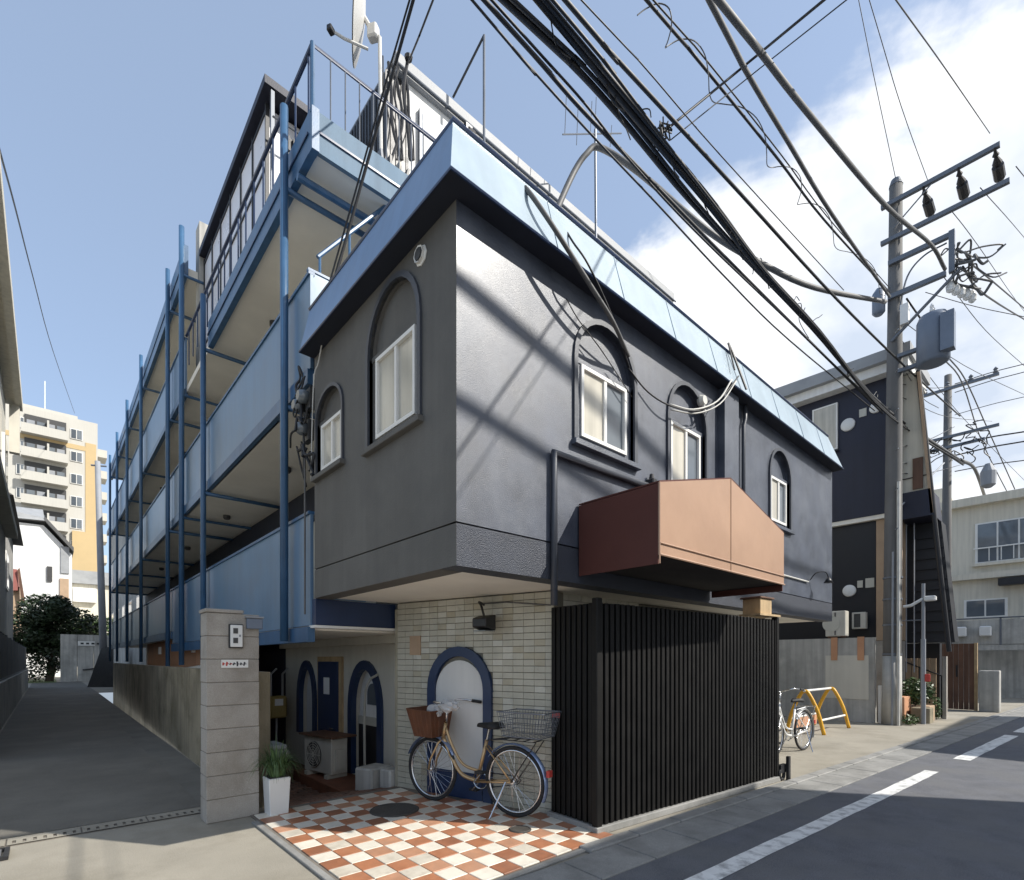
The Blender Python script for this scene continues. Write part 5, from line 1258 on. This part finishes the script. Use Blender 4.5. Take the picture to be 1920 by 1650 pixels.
MB().tube([(3.98, -.045, 5.32), (4.02, -.08, 5.2), (4.12, -.2, 4.75)], .014, 6).build('bar', 'black_metal', fb_); MB().tube([(3.98, -.045, 5.32), (3.9, -.16, 4.92)], .01, 6).build('stay', 'black_metal', fb_)
wlf = thing('cable_clamp', 'pale round cable clamp on the wall beside the middle arch', 'clamp', (3.6, -.05, 4.45))
c = FB(1316, 752, -.03); MB().lathe((c[0], -.001, c[2]), [(.06, 0), (.07, -.03), (.05, -.07)], 12, 'Y').build('body', 'cable_pale', wlf); MB().tube([(c[0], -.05, c[2]-.05), (c[0]+.03, -.05, c[2]-.14)], .02, 7).build('tail', 'cable_pale', wlf)
# cables overhead on the alley side
cable('thick black cable falling from overhead to the alley-side eave', [PX(775, 0, 4.6), PX(740, 125, 4.9), PX(690, 300, 5.2), PX(650, 445, 5.35), PX(612, 575, 5.4), PX(597, 640, 5.45)], .015, ext0=5)
cable('second black cable parallel to the alley-side drop', [PX(768, 0, 4.6), PX(733, 120, 4.9), PX(683, 300, 5.2), PX(642, 445, 5.35), PX(606, 575, 5.4), PX(592, 650, 5.45)], .009, ext0=5)
cable('thin cable leading from overhead to the rooftop corner', [PX(812, 0, 5.5), PX(785, 70, 6.0), PX(765, 118, 6.9)], .011, ext0=5)
cable('pale thin cable running down the alley-side wall edge', [PX(606, 632, 5.3), PX(597, 680, 5.4), PX(588, 720, 5.45), PX(583, 900, 5.6)], .007, 'cable_pale')
# meters cluster at the alley-side corner
mc = thing('meter_cluster', 'tangle of electric meters and cables on the alley-side corner under the eave', 'meter', (-.02, 2.66, 4.2))
random.seed(8)
for k, (y, z) in enumerate(((2.72, 4.35), (2.86, 4.30), (2.76, 4.02))):
    MB().lathe((-.03, y, z), [(.07, 0), (.075, -.05), (.05, -.1)], 14, 'X').build('meter_dome', 'glass_grey', mc, smooth=True); MB().box(-.03, .03, y-.085, y+.085, z-.13, z+.09).build('meter_box', 'dark_grille', mc)
lo_ = MB()
for k in range(14):
    c = Vector((-.06, random.uniform(2.62, 2.95), random.uniform(3.7, 4.6))); pts = [c]
    for j in range(4): pts.append(pts[-1]+Vector((random.uniform(-.05, .05), random.uniform(-.12, .12), random.uniform(-.22, .12))))
    lo_.tube(smooth_path(pts, 5), random.uniform(.008, .018), 6)
lo_.build('cable_loops', 'cable', mc)
MB().tube([(-.04, 2.75, 3.7), (-.04, 2.75, 2.0)], .01, 6).build('drop_cable', 'cable_grey', mc)
MB().box(-.03, .02, 2.64, 2.7, 3.55, 3.75).build('junction_box', 'black_metal', mc)
cable('wire running high along the left house towards the far tower', [PX(0, 285, 9.5), PX(30, 395, 13), PX(62, 520, 20), PX(100, 660, 34), PX(140, 775, 64)], .018, ext0=4)
# far street wires on the right
for k, (v0, v1, lb) in enumerate(((712, 680, 'first'), (728, 695, 'second'), (770, 742, 'third'), (826, 808, 'fourth'), (846, 826, 'fifth'), (876, 862, 'sixth'))):
    cable(lb+' of the level wires crossing the sky beyond the far pole, counted from the top', [PX(1790, v0+8, 27), PX(1860, (v0+v1)/2+2, 26), PX(1930, v1, 25)], (.02, .02, .016, .035, .035, .025)[k], ext1=5)
cable('long cable descending past the transformer to the far pole', [PX(1700, 560, 12.4), PX(1770, 660, 15), PX(1810, 712, 19), PX(1850, 800, 23), PX(1895, 900, 26)], .022, ext1=1)
cable('thin cable from the transformer down to the far splice', [PX(1765, 668, 14), PX(1805, 720, 18), PX(1842, 830, 23), PX(1900, 945, 27)], .02)
cable('continuation of the heavy bundle from the pole to the far pole', [FB(1800, 862, Bz), PX(1828, 880, 21), PX(1850, 940, 24), PX(1870, 975, 25), PX(1925, 1018, 25.5)], .06, 'cable_grey')
cable('thin brace wire from the pole shaft to the far pole foot', [PX(1683, 955, 12.3), PX(1770, 868, 16)], .02, 'pole_grey')
for k, (a, b) in enumerate((((1690, 838), (1790, 800)), ((1690, 870), (1790, 838)), ((1690, 888), (1800, 872)))):
    cable(('upper', 'middle', 'lower')[k]+' of three service wires leaving the pole towards the white tower wall', [PX(a[0], a[1], 12.3), PX((a[0]+b[0])/2, (a[1]+b[1])/2+6, 15), PX(b[0], b[1], 21)], .012)
for k, (a, b, d0, d1) in enumerate((((1690, 600), (1925, 742), 12.2, 20), ((1692, 640), (1925, 905), 12.2, 24), ((1700, 700), (1760, 765), 12.2, 16), ((1770, 520), (1925, 690), 11.6, 18), ((1690, 720), (1845, 705), 12.4, 22), ((1692, 745), (1860, 790), 12.4, 24))):
    cable(('first', 'second', 'third', 'fourth', 'fifth', 'sixth')[k]+' of the slack telephone wires fanning out from the pole below the transformer, counted downwards', [PX(a[0], a[1], d0), PX((a[0]+b[0])/2, (a[1]+b[1])/2+14, (d0+d1)/2), PX(b[0], b[1], d1)], .009)
# unseen cables over the far pavement: their shadows cross the street front
for k, (z0, z1) in enumerate(((10.0, 8.75), (9.15, 8.05))):
    cable(('upper', 'lower')[k]+' unseen thick cable strung above the far pavement', [(-8, -5.5, z0+1.4), (4, -5.5, z0), (10, -5.5, z1), (22, -5.5, z1+.6)], (.06, .05)[k])

# rooftop things: dish, aerial
ds = thing('satellite_dish', 'large pale satellite dish seen edge-on on the roof terrace', 'satellite dish', (1.0, 4.2, 7.24))
cD = Vector(PX(668, 22, 6.9)); 
axd = Vector((-.88, .43, .1)).normalized(); u_ = axd.orthogonal().normalized(); w_ = axd.cross(u_); vs = []; fs = []
for i in range(7):
    r_ = .52*i/6
    for k in range(28):
        a = 2*math.pi*k/28; vs.append(cD+(u_*math.cos(a)+w_*math.sin(a))*r_+axd*(r_*r_*.38-.1))
for i in range(6):
    for k in range(28): fs.append((i*28+k, i*28+(k+1) % 28, (i+1)*28+(k+1) % 28, (i+1)*28+k))
dm = MB(); dm.add(vs, fs); dm.add([v-axd*.015 for v in vs], fs); dm.build('dish', 'dish', ds, smooth=True)
lnb = Vector(PX(620, 56, 6.6)); MB().tube([PX(690, 92, 6.9), PX(645, 72, 6.75), lnb], .018, 7).build('feed_arm', 'dish', ds); MB().rbox(lnb, (.09, .07, .07), .5).build('feed_horn', 'black_metal', ds, bevel=.01)
hbx = Vector(PX(700, 62, 6.95)); MB().rbox(hbx, (.12, .14, .18), .6).build('mount', 'dish', ds, bevel=.02); MB().tube([cD-axd*.08, hbx], .03, 7).build('mount_arm', 'dish', ds)
MB().tube([hbx, PX(712, 70, 6.95), (PX(716, 130, 6.95)[0], PX(716, 130, 6.95)[1], 7.24)], .025, 8).build('mast', 'dish', ds)
an = thing('aerial', 'thin rooftop television aerial on a tall mast', 'aerial', FB(1120, 470, 3.0))
b_ = 3.0; p = FB(1120, 470, b_); q_ = FB(1116, 243, b_)
MB().tube([(p[0], p[1], 5.0), (q_[0], q_[1], q_[2])], .022, 7).build('mast', 'pole_metal', an)
MB().tube([FB(1055, 252, b_), FB(1165, 250, b_)], .012, 6).build('boom', 'pole_metal', an)
for u, v0, v1 in ((1062, 178, 252), (1084, 200, 272), (1110, 190, 250), (1118, 182, 262), (1147, 235, 275)): MB().tube([FB(u, v0, b_), FB(u-3, v1, b_)], .007, 5).build('element', 'pole_metal', an)
rt = thing('rooftop_cables', 'dark tangle of cables hanging down the black rooftop corner', 'cables', FB(745, 300, 3.6))
random.seed(31); tg = MB()
for k in range(9):
    u = random.uniform(722, 768); tg.tube(smooth_path([FB(u+random.uniform(-6, 6), 105+k*3, 3.55), FB(u+random.uniform(-14, 14), 170, 3.5), FB(u+random.uniform(-10, 16), 235, 3.45), FB(u+random.uniform(-6, 22), 300, 3.4)], 6), random.uniform(.008, .024), 6)
tg.build('cable_strands', 'cable', rt)
MB().lathe(FB(766, 112, 3.5), [(.05, 0), (.06, .04), (.02, .08)], 10).build('weatherhead', 'black_metal', rt)
rv = thing('hanging_cloth', 'dark bundled cloth hanging on the rooftop storey wall', 'cloth', FB(885, 255, 3.6))
cm_ = MB(); 
for k in range(4): p = Vector(FB(878+k*5, 245+k*9, 3.62)); cm_.rbox(p, (.16, .06, .2-.02*k), 0, .3*k)
cm_.build('cloth', 'black_metal', rv, bevel=.02)
# clutter on the terrace behind the railing
lt = thing('terrace_clutter', 'laundry cover and folded boards heaped behind the terrace railing', 'clutter', (1.0, 3.4, 7.24))
MB().box(.62, .75, 3.3, 3.6, 7.24, 8.15).build('cover', 'black_metal', lt, bevel=.03)
for k in range(4): MB().rbox((1.05+.09*k, 3.2, 7.6), (.03, .4, .7), 0, .12*(k-1), 'Y').build('board', ('pole_grey', 'dark_grille', 'cream_wall', 'dark_grille')[k], lt)
MB().rbox((1.5, 3.05, 7.65), (.16, .1, .55), .3, .1).build('cream_jug', 'cream_wall', lt, bevel=.03)

# ================================================================== LEFT SIDE AND FAR END OF THE ALLEY
lwall = thing('boundary_wall', 'low grey concrete wall along the left of the alley', 'wall', (-2.95, 20, 0))
for k in range(12): MB().box(-3.05, -2.87, 8+k*2.3, 10.29+k*2.3, 0, 1.0).build('wall_panel', 'old_concrete', lwall)
fnl = thing('mesh_fence', 'dark screen fence standing on the left boundary wall', 'fence', (-2.97, 20, 1.0))
for k in range(12): MB().box(-2.99, -2.95, 8.05+k*2.3, 10.25+k*2.3, 1.06, 2.15).build('screen_panel', 'dark_grille', fnl)
for k in range(13): MB().tube([(-2.97, 8.02+k*2.3, 1.0), (-2.97, 8.02+k*2.3, 2.2)], .03, 6).build('post', 'pole_metal', fnl)
MB().box(-3.0, -2.94, 8, 35.6, 1.01, 1.05).build('bottom_rail', 'pole_metal', fnl)
lh = thing('left_house', 'tall cream house with a deep gutter on the left of the alley', 'house', (-6, 14, 0))
MB().box(-10, -3.08, 9.5, 19.5, 2.3, 9.6).build('wall', 'cream_wall', lh)
MB().box(-10, -3.1, 9.5, 19.5, 0, 2.3).build('plinth', 'dark_underside', lh)
MB().prism([(-10, 9, 9.6), (-2.85, 9, 9.6), (-2.85, 19.9, 9.6), (-10, 19.9, 9.6)], [(-9, 10, 11.5), (-4.5, 10, 11.5), (-4.5, 19, 11.5), (-9, 19, 11.5)]).build('roof', 'beige_building', lh)
MB().box(-2.86, -2.7, 8.9, 20.0, 9.5, 9.8).build('gutter', 'beige_building', lh)
for y in (11.2, 14.4, 17.4):
    w_ = MB().box(-3.079, -3.0, y, y+1.3, 6.6, 7.9).build('window', 'white_frame', lh); MB().box(-2.999, -2.99, y+.05, y+1.25, 6.65, 7.85).build('pane', 'glass_dark', w_)
MB().box(-3.07, -2.80, 9.5, 19.5, 5.3, 5.5).build('canopy', 'beige_building', lh)
for k in range(6): MB().tube([(-2.9, 19.6, 8.2+k*.12), (-2.78, 19.6, 8.2+k*.12)], .02, 5).build('grille_bar', 'white_plastic', lh)
MB().box(-3.0, -2.76, 19.5, 19.75, 8.0, 9.5).build('balcony_box', 'cream_wall', lh)
lh2 = thing('grey_house', 'darker grey house with a sloping roof further up the left side', 'house', (-6, 26, 0))
MB().box(-9, -3.3, 21.5, 31, 0, 7.0).build('wall', 'old_concrete', lh2)
MB().prism([(-9, 21, 7.0), (-2.95, 21, 7.0), (-2.95, 31.4, 7.0), (-9, 31.4, 7.0)], [(-9, 21.2, 8.2), (-4.6, 21.2, 8.2), (-4.6, 31.2, 8.2), (-9, 31.2, 8.2)]).build('roof', 'dark_roof', lh2)
w_ = MB().box(-3.299, -3.24, 24, 25.6, 4.2, 5.6).build('window', 'white_frame', lh2); MB().box(-3.239, -3.23, 24.1, 25.5, 4.3, 5.5).build('pane', 'glass_dark', w_)
# end wall with plate
ew = thing('end_wall', 'grey concrete wall with a small name plate closing the alley', 'wall', (-.8, 45.2, 0))
x0 = FB(113, 1250, 45)[0]; x1 = FB(206, 1250, 45)[0]; zt = FB(150, 1190, 45)[2]
for k in range(3): MB().box(x0+(x1-x0)*k/3+.01, x0+(x1-x0)*(k+1)/3-.01, 45, 45.3, 0, zt).build('wall_panel', 'old_concrete', ew)
a_, b_2 = FB(146, 1202, 44.9), FB(178, 1211, 44.9)
pl2 = MB().box(a_[0], b_2[0], 44.94, 44.99, b_2[2], a_[2]).build('name_plate', 'paper', ew)
for k in range(4): MB().box(a_[0]+.15+k*.3, a_[0]+.32+k*.3, 44.93, 44.939, b_2[2]+.1, a_[2]-.1).build('lettering', 'sticker_black', pl2)
a_ = FB(155, 1256, 44.9); MB().tube([(a_[0], 44.9, a_[2]), (a_[0]+.7, 44.9, a_[2]+.1)], .05, 6).build('latch', 'black_metal', ew)
gs = MB(); gs.add([(-4.5, 43.6, .012), (-1.6, 43.6, .012), (-1.6, 52, .012), (-4.5, 52, .012)], [(0, 1, 2, 3)]); struct('verge', gs, 'grass_green')
# thin leaning pole
tp_ = thing('leaning_pole', 'plain pale grey pole leaning at the end of the alley', 'pole', PX(195, 1288, 29))
MB().tube([PX(196, 1285, 29.5), PX(190, 1100, 29.5), PX(183, 865, 29.5)], [.19, .165, .13], 12).build('shaft', 'pole_grey', tp_, smooth=True)
MB().tube([PX(196, 1291, 29.5), PX(195, 1240, 29.5)], .235, 12).build('base_sleeve', 'dark_grille', tp_); p = PX(183, 858, 29.5); MB().tube([(p[0]-.3, p[1], p[2]-.5), (p[0]+.4, p[1], p[2]-.4)], .05, 6).build('arm', 'pole_metal', tp_)
p = PX(185, 1250, 29.0); bs_ = MB(); bs_.prism([PX(163, 1290, 29), PX(213, 1288, 29), PX(213, 1288, 30.5), PX(163, 1290, 30.5)], [PX(190, 1215, 29), PX(213, 1212, 29), PX(213, 1212, 30.5), PX(190, 1215, 30.5)])
tag(bs_.build('buttress', 'dark_grille'), 'dark sloping buttress at the foot of the leaning pole', 'buttress')
bh = thing('added_rear_house', 'plain grey house added behind the end of the balcony block', 'house', (5, 37, 0))
MB().box(1.5, 9, 28, 47, 0, 11).build('wall', 'old_concrete', bh); MB().box(1.3, 9.2, 27.8, 47.2, 11, 11.3).build('roof', 'grey_roof', bh)  # mostly hidden house, added so that it shades the alley end
for k in range(5):
    w_ = MB().box(1.44, 1.499, 29.5+k*3.5, 31+k*3.5, 3.5, 4.9).build('window', 'white_frame', bh); MB().box(1.43, 1.439, 29.6+k*3.5, 30.9+k*3.5, 3.6, 4.8).build('pane', 'glass_grey', w_)  # windows of the added house
# trees
pz = PX(92, 1262, 37)
tree('evergreen_tree', 'broad dark evergreen tree behind the end wall of the alley', (pz[0], pz[1], 0), 5.4, [((-1.5, 0, 3.4), (1.9, 1.5, 1.5)), ((1.2, .3, 3.9), (1.9, 1.5, 1.5)), ((-.2, -.3, 4.9), (1.6, 1.4, 1.3)), ((-2.6, 0, 2.2), (1.3, 1.3, 1.3)), ((.6, 0, 2.2), (1.9, 1.3, 1.4))], 'leaf_dark', .13, 2300, .25, seed=3)
for k, (u, lb) in enumerate(((145, 'leafy hedge clump on top of the end wall by the evergreen'), (190, 'leafy hedge clump behind the leaning pole'))):
    c = PX(u, 1176, 47.5); shrub(lb, (c[0], c[1], c[2]), (1.7, .8, 1.1), 1500, 'leaf', .13, 40+k, 'hedge')
pz = PX(75, 1262, 44)
shrub('low green bush on the verge at the alley end', (pz[0]-.2, 46.5, .9), (1.4, .8, .9), 900, 'leaf_dark', .1, 55)
# far houses
wh = thing('white_house', 'white gabled house beyond the trees at the alley end', 'house', (-5, 62, 0))
bF = 60.
def fx(u): return FB(u, 1000, bF)[0]
def fz(u, v): return FB(u, v, bF)[2]
MB().box(fx(-20), fx(82), bF, bF+9, 0, fz(82, 985)).build('wall', 'white_wall', wh)
wq = MB(); wq.prism([(fx(82), bF+.02, 0), (fx(135), bF+.02, 0), (fx(135), bF+9, 0), (fx(82), bF+9, 0)], [(fx(82), bF+.02, fz(82, 985)), (fx(135), bF+.02, fz(135, 1040)), (fx(135), bF+9, fz(135, 1040)), (fx(82), bF+9, fz(82, 985))]); wq.build('wing_wall', 'white_wall', wh)
MB().prism([(fx(-20), bF-.5, fz(-20, 968)), (fx(84), bF-.5, fz(84, 978)), (fx(84), bF+9.2, fz(84, 978)), (fx(-20), bF+9.2, fz(-20, 968))], [(fx(-20), bF-.4, fz(-20, 950)), (fx(80), bF-.4, fz(80, 972)), (fx(80), bF+5, fz(60, 930)), (fx(-20), bF+5, fz(-20, 920))]).build('roof', 'grey_roof', wh)
MB().prism([(fx(84), bF-.5, fz(84, 978)), (fx(138), bF-.5, fz(138, 1036)), (fx(138), bF+9, fz(138, 1036)), (fx(84), bF+9, fz(84, 978))], [(fx(84), bF-.5, fz(84, 970)), (fx(138), bF-.5, fz(138, 1028)), (fx(138), bF+9, fz(138, 1028)), (fx(84), bF+9, fz(84, 970))]).build('wing_roof', 'dark_roof', wh)
MB().box(fx(88), fx(98), bF-.12, bF+.019, fz(90, 1090), fz(90, 1062)).build('window', 'dark_grille', wh)
MB().box(fx(114), fx(130), bF-.1, bF+.019, fz(120, 1075), fz(120, 1025)).build('window', 'grey_roof', wh)
MB().box(fx(112), fx(129), bF-.1, bF+.019, fz(120, 1125), fz(120, 1085)).build('balcony', 'tan_wall', wh)
rh_ = thing('red_roof_house', 'small house with a faded red roof left of the evergreen', 'house', (FB(20, 1200, 50)[0], 50, 0))
def gx(u): return FB(u, 1000, 50)[0]
def gz(u, v): return FB(u, v, 50)[2]
MB().box(gx(-30), gx(36), 50, 55, 0, gz(30, 1100)).build('wall', 'tan_wall', rh_)
MB().prism([(gx(-30), 49.6, gz(-30, 1108)), (gx(34), 49.6, gz(34, 1108)), (gx(34), 55, gz(34, 1108)), (gx(-30), 55, gz(-30, 1108))], [(gx(-30), 49.8, gz(-30, 1062)), (gx(32), 49.8, gz(32, 1068)), (gx(32), 53, gz(32, 1066)), (gx(-30), 53, gz(-30, 1062))]).build('roof', 'red_roof', rh_)
MB().prism([(gx(33), 49.55, gz(33, 1070)), (gx(37), 49.55, gz(37, 1066)), (gx(48), 49.55, gz(48, 1135)), (gx(42), 49.55, gz(42, 1135))], [(gx(33), 50.5, gz(33, 1070)), (gx(37), 50.5, gz(37, 1066)), (gx(48), 50.5, gz(48, 1135)), (gx(42), 50.5, gz(42, 1135))]).build('barge_board', 'brown_wood', rh_)
gh = thing('grey_annex', 'flat grey house seen between the leaning pole and the white house', 'house', (FB(170, 1100, 64)[0], 64, 0))
def hx(u): return FB(u, 1000, 64)[0]
MB().box(hx(132), hx(235), 64, 70, 0, FB(170, 1075, 64)[2]).build('wall', 'beige_building', gh)
MB().box(hx(130), hx(238), 63.6, 70.3, FB(170, 1096, 64)[2], FB(170, 1072, 64)[2]).build('roof', 'grey_roof', gh)
MB().box(hx(136), hx(180), 63.5, 63.99, FB(170, 1130, 64)[2], FB(170, 1104, 64)[2]).build('balcony', 'white_wall', gh)
# apartment tower
tb_ = 85.
def tx_(u): return FB(u, 900, tb_)[0]
def tz_(u, v): return FB(u, v, tb_)[2]
tow = thing('apartment_tower', 'tall cream and ochre apartment tower with balconies beyond the houses', 'building', (tx_(100), tb_, 0))
TZ = tz_(100, 775)
XL, XR = tx_(-40), tx_(183)
MB().box(XL, XR, tb_, tb_+14, 0, TZ).build('wall', 'tower_paint', tow)
MB().box(tx_(160), XR-.15, tb_-.06, tb_-.005, tz_(170, 1060), tz_(170, 832)).build('ochre_stripe', 'ochre_paint', tow)
MB().box(XL, XR-.15, tb_-.05, tb_-.004, tz_(100, 830)-.25, tz_(100, 830)+.35).build('ochre_band', 'ochre_paint', tow)
MB().box(tx_(135), XR, tb_-.4, tb_-.07, 0, tz_(170, 1000)).build('ochre_base', 'ochre_paint', tow)
sx0, sx1 = tx_(52), tx_(127)
fl0 = tz_(90, 812); FH = (tz_(90, 812)-tz_(90, 984))/4
for k in range(7):
    z = fl0-FH*k
    if z < 2: break
    bl = MB().box(sx0-.6, sx1, tb_-1.1, tb_-.9, z-.75, z+.35).build('balcony', 'tower_paint', tow)
    MB().box(sx0-.6, sx1, tb_-.9, tb_-.06, z-.75, z-.6).build('floor', 'tower_paint', bl)
    MB().box(sx0-.3, sx1-.15, tb_-.15, tb_-.06, z+.3, z+1.75).build('recess', 'dark_grille', bl)
    for j in range(4):
        w0 = sx0-.2+(sx1-sx0)*j/4; MB().box(w0+.1, w0+(sx1-sx0)/4-.1, tb_-.2, tb_-.151, z-.4, z+1.1).build('window', 'glass_grey' if (j+k) % 2 else 'pole_grey', bl)
    MB().box((sx0+sx1)/2-.1, (sx0+sx1)/2+.1, tb_-.89, tb_-.201, z-.59, z+1.3).build('divider', 'tower_paint', bl)
    for (u0, u1) in ((30, 46), (132, 155)):
        w_ = MB().box(tx_(u0), tx_(u1), tb_-.1, tb_-.07, z-.05, z+1.25).build('window', 'white_frame', tow)
        m_ = (tx_(u0)+tx_(u1))/2
        MB().box(tx_(u0)+.08, m_-.04, tb_-.13, tb_-.101, z+.03, z+1.17).build('pane', 'glass_dark', w_); MB().box(m_+.04, tx_(u1)-.08, tb_-.13, tb_-.101, z+.03, z+1.17).build('pane', 'glass_grey', w_)
MB().box(XL+2, XR-2, tb_+1, tb_+12, TZ, TZ+.7).build('parapet', 'tower_paint', tow)
MB().tube([(tx_(84), tb_+3, TZ), (tx_(84), tb_+3, TZ+5)], .06, 6).build('mast', 'white_plastic', tow)
for k in range(6): MB().box(XR+.001, XR+1.2, tb_+3, tb_+6, fl0-.75-FH*k, fl0+.3-FH*k).build('side_balcony', 'tower_paint', tow)

# ================================================================== HOUSES ACROSS THE STREET (behind the camera's right, they shade the road)
def plain_house(name, label, x0, x1, y0, y1, h, wallm):
    t = thing(name, label, 'house', ((x0+x1)/2, (y0+y1)/2, 0))
    MB().box(x0, x1, y0, y1, 0, h-.25).build('wall', wallm, t); MB().box(x0-.0, x1+.0, y0-.15, y1, h-.249, h).build('roof', 'dark_roof', t)
    for lv in range(int(h//2.7)):
        n = max(1, int((x1-x0)//1.8))
        for k in range(n):
            a = x0+.4+(x1-x0-.6)*k/n; w_ = MB().box(a, a+1.1, y1+.001, y1+.06, .9+lv*2.7, 2.1+lv*2.7).build('window', 'white_frame', t); MB().box(a+.06, a+1.04, y1+.061, y1+.07, .96+lv*2.7, 2.04+lv*2.7).build('pane', 'glass_dark', w_)
    return t
plain_house('town_house', 'tall plain cream town house across the street', 5.0, 9.1, -14, -7.55, 7.75, 'cream_wall')
plain_house('town_house', 'lower beige wing beside the cream town house across the street', 9.12, 11.6, -14, -7.7, 5.3, 'beige_building')
plain_house('town_house', 'white town house farther along across the street', 13.8, 21.5, -15, -8.2, 7.9, 'white_wall')
